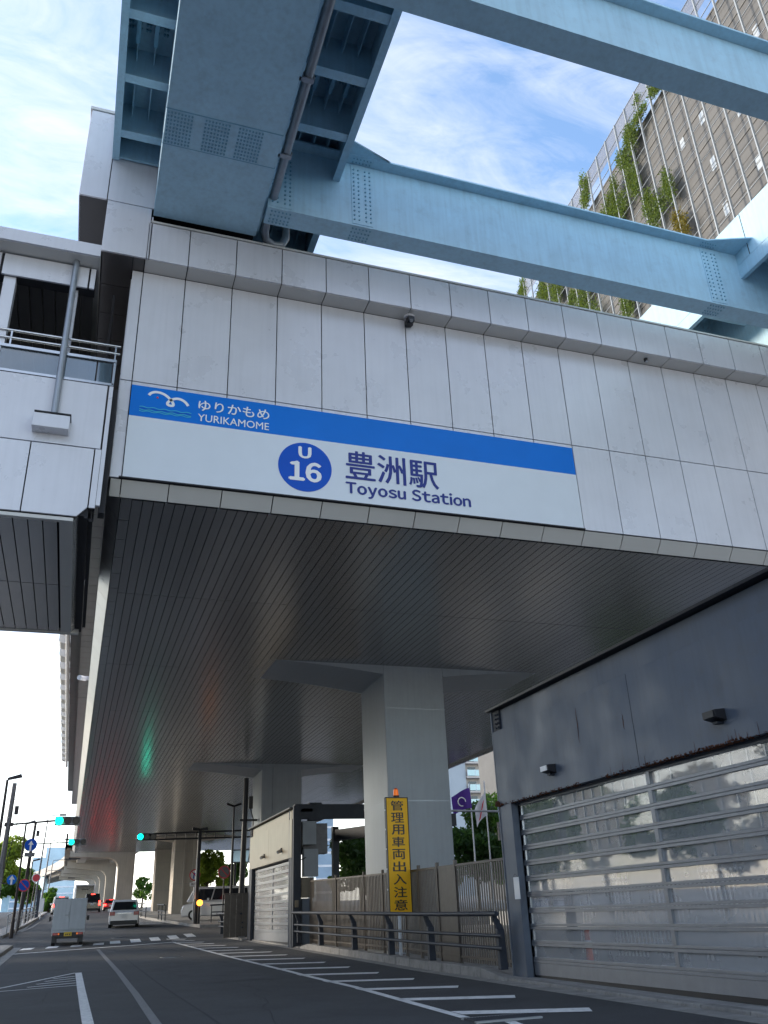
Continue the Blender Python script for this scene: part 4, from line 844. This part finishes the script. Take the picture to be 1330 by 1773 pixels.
def sweep(name, off0, off1, zz0, zz1, m, parent):
    mb = MB(); vs = []
    for i, p in enumerate(path_):
        a = Vector(path_[max(i-1, 0)]); b = Vector(path_[min(i+1, len(path_)-1)]); d = (b-a); d.z = 0; d.normalize(); nr = Vector((d.y, -d.x, 0)); p = Vector(p)
        vs += [p+nr*off0+Vector((0,0,zz0)), p+nr*off1+Vector((0,0,zz0)), p+nr*off1+Vector((0,0,zz1)), p+nr*off0+Vector((0,0,zz1))]
    fs = []
    for i in range(len(path_)-1):
        for k in range(4): fs.append((i*4+k, i*4+(k+1) % 4, (i+1)*4+(k+1) % 4, (i+1)*4+k))
    mb.add(vs, fs); return part(name, mb, m, parent)
sweep('deck_slab', -4.2, 4.2, -.05, .35, conc2, VD); sweep('parapet', -4.3, -4.1, -.2, 1.5, conc2, VD); sweep('parapet', 4.1, 4.3, -.2, 1.5, conc2, VD)
sweep('main_girder', -2.7, -1.6, -.7, -.06, conc2, VD); sweep('main_girder', 1.6, 2.7, -.7, -.06, conc2, VD)
for i, y in enumerate((80, 83.5, 97, 115, 133)):
    for x in (-.4, 4.2): part('bearing', MB().box(x, x+1.3, y*1.42, y*1.42+.5, 8.4+i*.28, 8.6+i*.28), navy2, VD)
bg_ = thing('blue_girder_viaduct', 'pale blue steel viaduct span far beyond the left lamps', 'viaduct', (-6, 190, 4)); 
part('girder', MB().hexa([(-30,340,9.2),(-29,341,9.2),(-5.2,242,9.4),(-6.0,240,9.4),(-30,340,13.0),(-29,341,13.0),(-5.2,242,12.4),(-6.0,240,12.4)]), blue, bg_); part('pier', MB().box(-18, -16, 290, 293, 3, 9.2), blue, bg_)
# ------------------------------------------------------------------ vehicles
def wheel(parent, x, y, z, r=.3, w=.18):
    t = part('wheel', MB().tube((x-w/2, y, z+r), (x+w/2, y, z+r), r, 20), tyre, parent, smooth=True)
    part('rim', MB().tube((x-w/2-.01, y, z+r), (x+w/2+.01, y, z+r), r*.6, 16), rim, t)
def car(name, label, cat, loc, paintm, L=4.2, Wd=1.7, H=1.5, belt=.88, rear_slope=.35, brake=False, ang=0, tall=False, group=None, rails=False):
    """rear end at local y=0, nose towards +y"""
    T = thing(name, label, cat, (0, 0, 0), group); w = Wd/2; wt = w-.16
    low = [(0.06, .22), (0, .38), (.0, belt-.1), (.05, belt), (L*.72, belt+.02), (L-.15, belt-.18), (L, .55), (L-.05, .22)]
    body = part('body', MB().prism(low, 'x', -w, w), paintm, T, bevel=.07)
    # greenhouse (tapered)
    g0 = .06; g1 = L*.78 if not tall else L*.93; t0 = rear_slope; t1 = g1-(.95 if not tall else .5)
    part('cabin', MB().hexa([(-w+.03,g0,belt-.01),(w-.03,g0,belt-.01),(w-.03,g1,belt-.01),(-w+.03,g1,belt-.01),(-wt,t0,H),(wt,t0,H),(wt,t1,H),(-wt,t1,H)]), paintm, T, bevel=.06)
    def lerp(a, b, t): return a+(b-a)*t
    def cab(x, f, t, o=0.0): # f 0 rear to 1 front, t height fraction
        y = lerp(lerp(g0, t0, t), lerp(g1, t1, t), f); xx = lerp(w-.03, wt, t); return (x*xx, y, lerp(belt-.01, H, t))
    ry = lambda t: lerp(g0, t0, t)-.012
    part('rear_window', MB().add([(-w*.80, ry(.12), lerp(belt, H, .12)), (w*.80, ry(.12), lerp(belt, H, .12)), (wt*.84, ry(.82), lerp(belt, H, .82)), (-wt*.84, ry(.82), lerp(belt, H, .82))], [(0, 1, 2, 3)]), cglass, T)
    for s in (-1, 1):
        for f0, f1 in ((.08, .36), (.38, .63), (.65, .90)):
            q = []
            for f, t in ((f0, .10), (f1, .10), (f1, .84), (f0, .84)): c_ = cab(s, f, t); q.append((c_[0]+s*.012, c_[1], c_[2]))
            part('side_window', MB().add(q, [(0, 1, 2, 3)]), cglass, T)
        x0, x1 = sorted((s*w*.62, s*(w-.02))); part('tail_lamp', MB().box(x0, x1, -.035, .05, belt-.22, belt-.02) if not tall else MB().box(*sorted((s*(w-.22), s*(w-.02))), -.03, .04, belt-.35, belt+.12), redlit if brake else redoff, T, bevel=.01)
        x0, x1 = sorted((s*(w-.02), s*(w+.17))); part('mirror', MB().box(x0, x1, L*.62, L*.62+.14, belt+.03, belt+.20), paintm, T, bevel=.02)
        for y in (.75, L-.8): wheel(T, s*(w-.09), y, 0, .31, .2)
    if brake: part('high_brake_lamp', MB().box(-.2, .2, t0-.06, t0, H-.10, H-.04), redlit, T)
    part('bumper_lower', MB().box(-w+.1, w-.1, -.02, .1, .20, .42), black, T, bevel=.02)
    part('number_plate', MB().box(-.17, .17, -.045, -.03, belt-.32, belt-.15), plate_w, T); part('garnish', MB().box(-.4, .4, -.02, 0, belt-.12, belt-.09), steel, T)
    if rails:
        for s in (-1, 1): part('roof_rail', MB().tube((s*(wt-.04), t0+.1, H+.03), (s*(wt-.04), t1-.2, H+.03), .02, 8), black, T)
    T.location = loc; T.rotation_euler.z = ang
    return T
car('parked_car', 'white compact car with dark roof rails driving away beyond the crosswalk', 'car', (3.3, 58.5, 1.17), carw, 4.2, 1.74, 1.56, .92, .45, ang=R(-4), rails=True)
bpy.data.objects['parked_car'].name = 'white_compact_car'
car('black_van', 'black minivan with glowing brake lights queuing ahead', 'van', (2.6, 108, 2.58), cark, 4.7, 1.75, 1.9, 1.05, .2, True, R(-2), True)
car('white_car', 'white car with red brake lights partly hidden by the small box truck', 'car', (-.6, 104, 2.46), carw, 4.4, 1.75, 1.75, .95, .4, True, R(2))
car('silver_car', 'silver car cut by the left edge, waiting at the side road', 'car', (-3.6, 49.6, .80), cars, 4.2, 1.7, 1.45, .88, .5, False, R(95))
car('red_car', 'red car just visible beyond the white compact car', 'car', (5.0, 118, 2.78), redink, 4.2, 1.7, 1.3, .8, .5, True, R(-3))
car('white_van', 'white van with red lamps passing beyond the island at right', 'van', (12.0, 63, 1.45), carw, 4.8, 1.7, 2.0, 1.1, .2, False, R(80), True)
car('dark_parked_car', 'dark parked car seen dimly through the large shutter', 'car', (15.2, 16.0, .35), cars, 4.3, 1.7, 1.5, .88, .5, False, R(172))
lw = thing('added_pale_wall', 'pale low wall and railing added beyond the parked car behind the shutter', 'wall', (21, 15, .3)); part('wall', MB().box(21, 21.3, 2, 45, .3, 1.3), whiteink, lw); part('rail', MB().tube((21, 2, 1.7), (21, 45, 1.7), .04, 6), galv, lw)  # pale wall added to brighten what shows through the shutter panes
# bus
bs = thing('bus', 'dark-windowed bus ahead of the black minivan', 'bus', (1.6, 122, 2.87)); bx0, by0, bz0 = 1.9, 122, gz(122)
part('body', MB().box(bx0-1.2, bx0+1.2, by0, by0+9, bz0+.4, bz0+3.1), carw, bs, bevel=.12); part('rear_window', MB().box(bx0-1.0, bx0+1.05, by0-.03, by0-.012, bz0+1.3, bz0+2.95), cglass, bs)
part('rear_panel', MB().box(bx0-1.1, bx0+1.1, by0-.01, by0, bz0+.5, bz0+1.58), cark, bs)
for i in range(3): part('window_lamp', MB().box(bx0-.35+i*.28, bx0-.2+i*.28, by0-.03, by0-.02, bz0+2.45, bz0+2.58), whiteink, bs)
for s in (-1, 1):
    part('side_window', MB().box(*sorted((bx0+s*1.2, bx0+s*1.21)), by0+.5, by0+8.5, bz0+1.6, bz0+2.7), cglass, bs); wheel(bs, bx0+s*1.0, by0+2, bz0, .45, .25); wheel(bs, bx0+s*1.0, by0+7, bz0, .45, .25)
# small box truck
def box_truck():
    T = thing('box_truck', 'small white box truck with twin rear doors and yellow plate on the crosswalk', 'truck', (0, 0, 0)); w = .71
    part('cargo_box', MB().box(-w, w, 0, 1.95, .62, 1.93), truckb, T, bevel=.015)
    for s in (-1, 1):
        d = part('rear_door', MB().box(*sorted((s*.006, s*(w-.02))), -.025, -.001, .66, 1.90), truckb, T, bevel=.008)
        part('hinge', MB().box(*sorted((s*(w-.03), s*(w+.005))), -.035, 0, .8, .86).box(*sorted((s*(w-.03), s*(w+.005))), -.035, 0, 1.65, 1.71), galv, d)
        lp = part('tail_lamp', MB().box(*sorted((s*.42, s*.64)), -.03, .02, .44, .54), redoff, T, bevel=.01); part('indicator', MB().box(*sorted((s*.36, s*.42)), -.028, .02, .45, .53), amberlamp, lp)
        part('mud_flap', MB().box(*sorted((s*.44, s*.66)), .02, .04, .14, .42), black, T)
        part('mirror', MB().box(*sorted((s*.80, s*.90)), 2.5, 2.56, 1.02, 1.22).box(*sorted((s*.66, s*.84)), 2.52, 2.54, 1.1, 1.13), black, T)
        wheel(T, s*.58, .45, 0, .265, .15); wheel(T, s*.58, 2.7, 0, .265, .15)
    part('door_latch', MB().box(-.20, -.03, -.045, -.025, 1.22, 1.27).tube((-.05, -.04, 1.15), (-.05, -.04, 1.36), .012, 6), galv, T)
    part('rear_frame', MB().box(-w, w, -.01, .06, .545, .615), truckb, T); part('chassis', MB().box(-.5, .5, .02, 3.0, .30, .54), black, T); part('under_guard', MB().box(-.62, .62, -.02, .03, .37, .45), black, T)
    part('number_plate', MB().box(-.165, .165, -.04, -.022, .395, .56), plate_y, T)
    part('plate_text', MB().box(-.10, -.05, -.044, -.04, .43, .49).box(-.02, .02, -.044, -.04, .43, .49).box(.06, .11, -.044, -.04, .43, .49), ink, T)
    part('cab', MB().prism([(2.0, .35), (2.0, 1.75), (2.25, 1.78), (2.75, 1.72), (3.15, 1.1), (3.25, .9), (3.25, .35)], 'x', -.70, .70), carw, T, bevel=.05)
    part('cab_window', MB().prism([(2.15, 1.1), (2.15, 1.6), (2.65, 1.6), (2.9, 1.1)], 'x', -.712, .712), cglass, T)
    T.location = (.16, 44.9, gz(44.9)); T.rotation_euler.z = R(0)
    return T
box_truck()
# ------------------------------------------------------------------ trees and plants
def leaf_mesh(name, clumps, n, size, m, off=Vector((0,0,0))):
    rnd = np.random.default_rng(abs(hash(name)) % 1000 if False else len(clumps)*7+n); vs = []; fs = []
    for c, rad in clumps:
        k = int(n/len(clumps))
        d = rnd.normal(size=(k, 3)); d /= np.linalg.norm(d, axis=1)[:, None]; rr = rnd.uniform(.45, 1.08, size=(k, 1))**.6
        P = np.array(c)+d*rr*np.array(rad)
        a = rnd.normal(size=(k, 3)); a /= np.linalg.norm(a, axis=1)[:, None]; b = np.cross(a, rnd.normal(size=(k, 3))); b /= np.linalg.norm(b, axis=1)[:, None]
        s = size*rnd.uniform(.6, 1.3, size=(k, 1))
        for p, u, v, q in zip(P, a, b, s):
            o = len(vs); q = float(q); vs += [tuple(p-u*q), tuple(p+v*q*.5), tuple(p+u*q), tuple(p-v*q*.5)]; fs.append((o, o+1, o+2, o+3))
    mb = MB(); mb.v = vs; mb.f = fs
    return mb
def tree(label, x, y, h, rad, m, n=5000, leaf=.16, z0=None, trunk=.16, group=None, low=.25):
    z0 = gz(y) if z0 is None else z0
    T = thing('tree', label, 'tree', (x, y, z0), group); rnd = random.Random(int(x*13+y*7))
    tb = MB().tube((x, y, z0-.2), (x+.1, y, z0+h*.55), trunk, 8, trunk*.5); cl = []
    for i in range(16):
        t = rnd.random(); a = rnd.uniform(0, 6.28); rr = rad*math.sqrt(rnd.random())*.75*(1.1-.5*t); zz = z0+h*(low+.12+(.80-low)*t)
        c = (x+rr*math.cos(a), y+rr*math.sin(a), zz); cl.append((c, (rad*rnd.uniform(.25, .42), rad*rnd.uniform(.25, .42), rad*rnd.uniform(.2, .34))))
        tb.tube((x+.05, y, z0+h*rnd.uniform(.3, .5)), c, trunk*.3, 6, trunk*.1)
    part('trunk', tb, bark, T); part('crown', leaf_mesh('c', cl, n, leaf, m), m, T)
    return T
tree('bright yellow-green tree at the far left beyond the side road', -6.2, 92, 7.0, 2.7, leaf_y, 6000, .22)
tree('lower green tree at the left behind the no-parking sign', -4.9, 100, 4.6, 2.2, leaf_m, 4000, .22)
tree('low green bush-like tree right of the marker post on the left island', -2.2, 125, 3.0, 1.6, leaf_m, 2500, .2, low=.0)
tree('sunny yellow-green tree seen between the piers and the twin lamp post', 13.6, 98, 6.3, 2.3, leaf_y, 5000, .2)
tree('small green tree behind the twin lamp post', 17.2, 102, 4.8, 1.8, leaf_m, 3000, .2)
tree('small green tree in the gap between two far concrete piers', 9.5, 130, 4, 1.8, leaf_m, 1500, .2)
for i, (x, y, h, r_, m_, lab) in enumerate(((20.5, 66, 6.6, 3.0, leaf_d, 'dark leafy tree just right of the steel frame post'), (25.5, 74, 7.8, 3.4, leaf_m, 'looser green tree left of the near pier through the steel frame'),
        (28.2, 62, 8.4, 3.4, leaf_d, 'dark tree right of the near pier, behind the purple flag'), (31.5, 64, 9.0, 4.2, leaf_m, 'bright green tree behind the flagpoles'), (28.5, 52, 7.4, 3.2, leaf_m, 'tall green tree beside the grey scaffold-like pole'), (24, 33, 5.2, 3.2, leaf_m, 'green tree seen through the top of the large shutter'))):
    tree(lab, x, y, h, r_, m_, 7000, .20, z0=.4, trunk=.2)
# flags
def flag(label, x, y, z, w, h, m, pole_z, emblem=None, sw=0.2, drop=0.5):
    T = thing('flag', label, 'flag', (x, y, .4)); part('flagpole', MB().tube((x, y, .4), (x, y, pole_z), .06, 10, .035), white, T, smooth=True)
    nx, nz = 12, 8; vs = []; 
    for j in range(nz+1):
        for i in range(nx+1): u = i/nx; v = j/nz; vs.append((x-u*w, y-.15*math.sin(u*6+v), z-v*h-drop*u*(1-.35*v)+.06*math.sin(u*5)))
    fs = [(j*(nx+1)+i, j*(nx+1)+i+1, (j+1)*(nx+1)+i+1, (j+1)*(nx+1)+i) for j in range(nz) for i in range(nx)]
    part('cloth', MB().add(vs, fs), m, T, smooth=True)
    if emblem: part('emblem', MB().path([(x-w*.55+.25*math.cos(a), y-.22, z-h*.5-drop*.5+.25*math.sin(a)) for a in [k*.5 for k in range(11)]], .035, 5) if emblem == 'ring' else MB().prism([(x-w*.25, z-h*.30-drop*.1), (x-w*.42, z-h*.38-drop*.2), (x-w*.85, z-h*.72-drop*.75), (x-w*.70, z-h*.74-drop*.6)], 'y', y-.21, y-.19), whiteink if emblem == 'ring' else redink, T)
flag('purple flag with a white ring emblem beside the near pier', 22.7, 50, 8.2, 1.25, 1.2, purple, 8.5, 'ring')
flag('white flag with red disc on a thin white pole', 23.7, 50, 8.0, .75, 1.4, whitecl, 8.6, 'disc', drop=1.0)
flag('pale blue and white flag hanging limp beside the grey pole', 24.9, 50, 8.1, .4, 1.5, ltbl, 8.5, drop=1.1)
gp_ = thing('utility_pole', 'grey utility pole with horizontal bar beyond the picket fence, by the large garage', 'utility pole', (24.0, 48, .4)); part('pole', MB().tube((24.1, 48, .4), (23.9, 48, 8.3), .16, 12, .13), galv, gp_, smooth=True); part('bar', MB().tube((20.4, 48, 6.65), (23.9, 48, 6.6), .06, 8), galv, gp_); part('pipe', MB().tube((24.45, 48, .4), (24.4, 48, 5.6), .05, 8), galv, gp_); part('junction_box', MB().box(23.4, 23.75, 47.9, 48.1, 5.0, 6.0), polem, gp_)
# ------------------------------------------------------------------ far buildings
AP = thing('apartment_building', 'pale apartment block with glass balconies behind the flags', 'building', (80, 165, 0))
part('wall', MB().box(74.6, 100, 166.5, 180, 3, 60), aptw, AP); part('grey_wing', MB().box(62, 74.5, 165.5, 178, 3, 60), aptg, AP)
def zat(p): return p
for k in range(9):
    zf = 17.3+k*2.87
    part('balcony_slab', MB().box(74.6, 100, 165, 166.5, zf-.35, zf), aptw, AP)
    for i in range(9):
        x = 74.7+i*1.7; part('balcony_glass', MB().box(x+.06, x+1.62, 164.95, 165.0, zf+.08, zf+1.25), aptgl, AP); part('balcony_post', MB().box(x-.05, x+.05, 164.93, 165.02, zf, zf+1.35), white, AP)
    for i in range(5):
        x = 75.4+i*3.2; part('window', MB().box(x, x+1.8, 166.44, 166.5, zf+.1, zf+2.0), cglass, AP)
for k in range(5):
    part('window', MB().box(66, 67.5, 165.44, 165.5, 12+k*3, 13.4+k*3), aptgl, AP)
TB = thing('glass_tower', 'blue glass tower far away above the steel frame', 'building', (55, 215, 0)); part('shaft', MB().box(57, 61.5, 220, 228, 0, 40), towerg, TB)
for k in range(12): part('floor_band', MB().box(56.95, 61.55, 219.95, 228, 3+k*3, 3.5+k*3), white, TB)
TB2 = thing('distant_block', 'small pale blue high-rise seen under the cabinets', 'building', (40, 240, 0)); part('shaft', MB().box(45, 47.5, 230, 236, 0, 17), towerg, TB2)
for k in range(10): part('floor_band', MB().box(44.96, 47.54, 229.95, 236, 2+k*1.5, 2.6+k*1.5), white, TB2)
TB3 = thing('stepped_tower', 'hazy blue stepped building on the horizon behind the viaduct bend', 'building', (-12, 420, 4)); part('base_block', MB().box(-26, 2, 420, 440, 0, 22), towerg, TB3); part('mid_block', MB().box(-16, 2, 421, 438, 22, 28), towerg, TB3); part('top_block', MB().box(-11, 0, 422, 436, 28, 32), towerg, TB3)
for k in range(6): part('floor_band', MB().box(-26.1, 2.1, 419.8, 440, 8+k*2.6, 8.6+k*2.6), white, TB3)
# parking tower upper right: screened facade with climbing plants
A0 = Vector((42.15, 43.08, 70.0)); DR = Vector((.0848, .9964, 0)); NR = Vector((-.9964, .0848, 0))    # NR points to the street
PT = thing('green_wall_tower', 'tall brown-grey tower with white mullions and climbing plants at upper right', 'building', (50, 45, 0))
def fb_(s0, s1, z0, z1, d0, d1):   # box on the facade frame; d outwards
    c = []
    for z in (z0, z1):
        for s_, d_ in ((s0, d0), (s1, d0), (s1, d1), (s0, d1)):
            p = A0+DR*s_+NR*d_; c.append((p.x, p.y, z))
    return c
SA, SB = -60, 60
part('wall', MB().hexa(fb_(SA, SB, 0, 67.2, -18, -.9)), bwall, PT)
for k in range(14):
    z = 67.2-k*3.4
    part('slab_band', MB().hexa(fb_(SA, SB, z-.16, z, -.9, -.84)), bslab, PT); part('recess_band', MB().hexa(fb_(SA, SB, z-1.35, z-1.05, -.9, -.885)), bwall, PT)
    part('ledge', MB().hexa(fb_(SA, SB, z-2.2, z-2.15, -.9, -.87)), bslab, PT); part('ledge', MB().hexa(fb_(SA, SB, z-1.0, z-.97, -.9, -.87)), bslab, PT)
for k in range(17): part('screen_rail', MB().hexa(fb_(SA, SB, 70-k*1.7-.04, 70-k*1.7, -.04, .02)), mull, PT)
for i in range(34):
    s = -19.75+i*1.93-10; part('mullion', MB().hexa(fb_(s-.05, s+.05, 0, 70, -.08, .10)), mull, PT)
    if i < 33 and s > -16: part('roof_mesh', MB().hexa(fb_(s+.06, s+1.86, 67.6, 69.95, -.05, -.03)), mesh_m, PT)
for s, z in ((-5.05, 54.5), (-9.3, 50.1), (-5.1, 49.7), (-5.15, 59.5), (-2.3, 59.8), (-8.97, 56), (-12.5, 60), (-12.8, 52), (2.5, 52.8)):
    w_ = part('window', MB().hexa(fb_(s-.28, s+.28, z-.62, z+.62, -.9, -.86)), aptg, PT); part('frame', MB().hexa(fb_(s-.31, s+.31, z-.05, z+.03, -.9, -.83)), mull, w_)
vn = [(8.8, 61.6, 2.0, 2.0), (3.1, 66.3, 1.0, 1.6), (4.5, 65.2, .9, 1.3), (1.4, 67.2, 1.0, .9), (-1.6, 66.9, .7, 1.0), (4.0, 61.6, .9, 1.4), (2.3, 56.3, 1.0, 1.9), (-.3, 56.8, .8, 1.6), (-.6, 51.8, .6, 1.5), (12.1, 67.9, .8, 1.6),
      (15.7, 68.5, .6, 1.0), (28.6, 69.0, 1.2, 1.6), (24.0, 64.2, 1.2, 2.0), (20.5, 62.6, 1.0, 2.0), (15.4, 57.8, 1.6, 2.4), (18.0, 59, .8, .8), (8.6, 51.4, .7, 1.8), (7.9, 63.4, .8, 1.2)]
for i, (s, z, a, b) in enumerate(vn):
    rnd = np.random.default_rng(i); mb = MB()
    k = int(1700*a*b)
    blobs = [(s+rnd.normal()*a*.5, z+rnd.normal()*b*.5) for _ in range(7)]
    for j in range(k):
        cs, cz = blobs[j % 7]; ps = cs+rnd.normal()*a*.34; pz = cz+rnd.normal()*b*.34
        p = A0+DR*ps+NR*rnd.uniform(-.25, .16); u = rnd.normal(size=3); u /= np.linalg.norm(u); v = np.cross(u, rnd.normal(size=3)); v /= np.linalg.norm(v); q = rnd.uniform(.06, .13)
        c_ = np.array((p.x, p.y, pz)); o = len(mb.v); mb.v += [tuple(c_-u*q), tuple(c_+v*q*.6), tuple(c_+u*q), tuple(c_-v*q*.6)]; mb.f.append((o, o+1, o+2, o+3))
    part('climbing_plant', mb, vinem if i != 8 else vine_y, PT)
print('OBJECTS', len(bpy.data.objects))

# unseen block added left of the view, shading the large garage and road
OB = thing('added_shade_block', 'grey office block added across the street, unseen left of the view, to shade the garage', 'building', (-32, 0, 0)); part('wall', MB().box(-46, -30, -60, 50, 0, 25), aptg, OB)
for k in range(6):
    for i in range(21): part('window', MB().box(-30.02, -29.97, -58+i*5, -55+i*5, 1.5+k*3.5, 3.6+k*3.5), cglass, OB)

for i in range(8):  # unseen trees added so the large shutter has something to reflect
    y = 22+i*7.5; tree('leafy street tree added on the left pavement outside the view, %s from the corner' % ['first', 'second', 'third', 'fourth', 'fifth', 'sixth', 'seventh', 'eighth'][i], -11.5-(i % 3)*.8, y, 7.2+(i % 2)*1.1, 3.0, leaf_m if i % 2 else leaf_d, 3500, .24, group='added unseen trees on the left pavement')
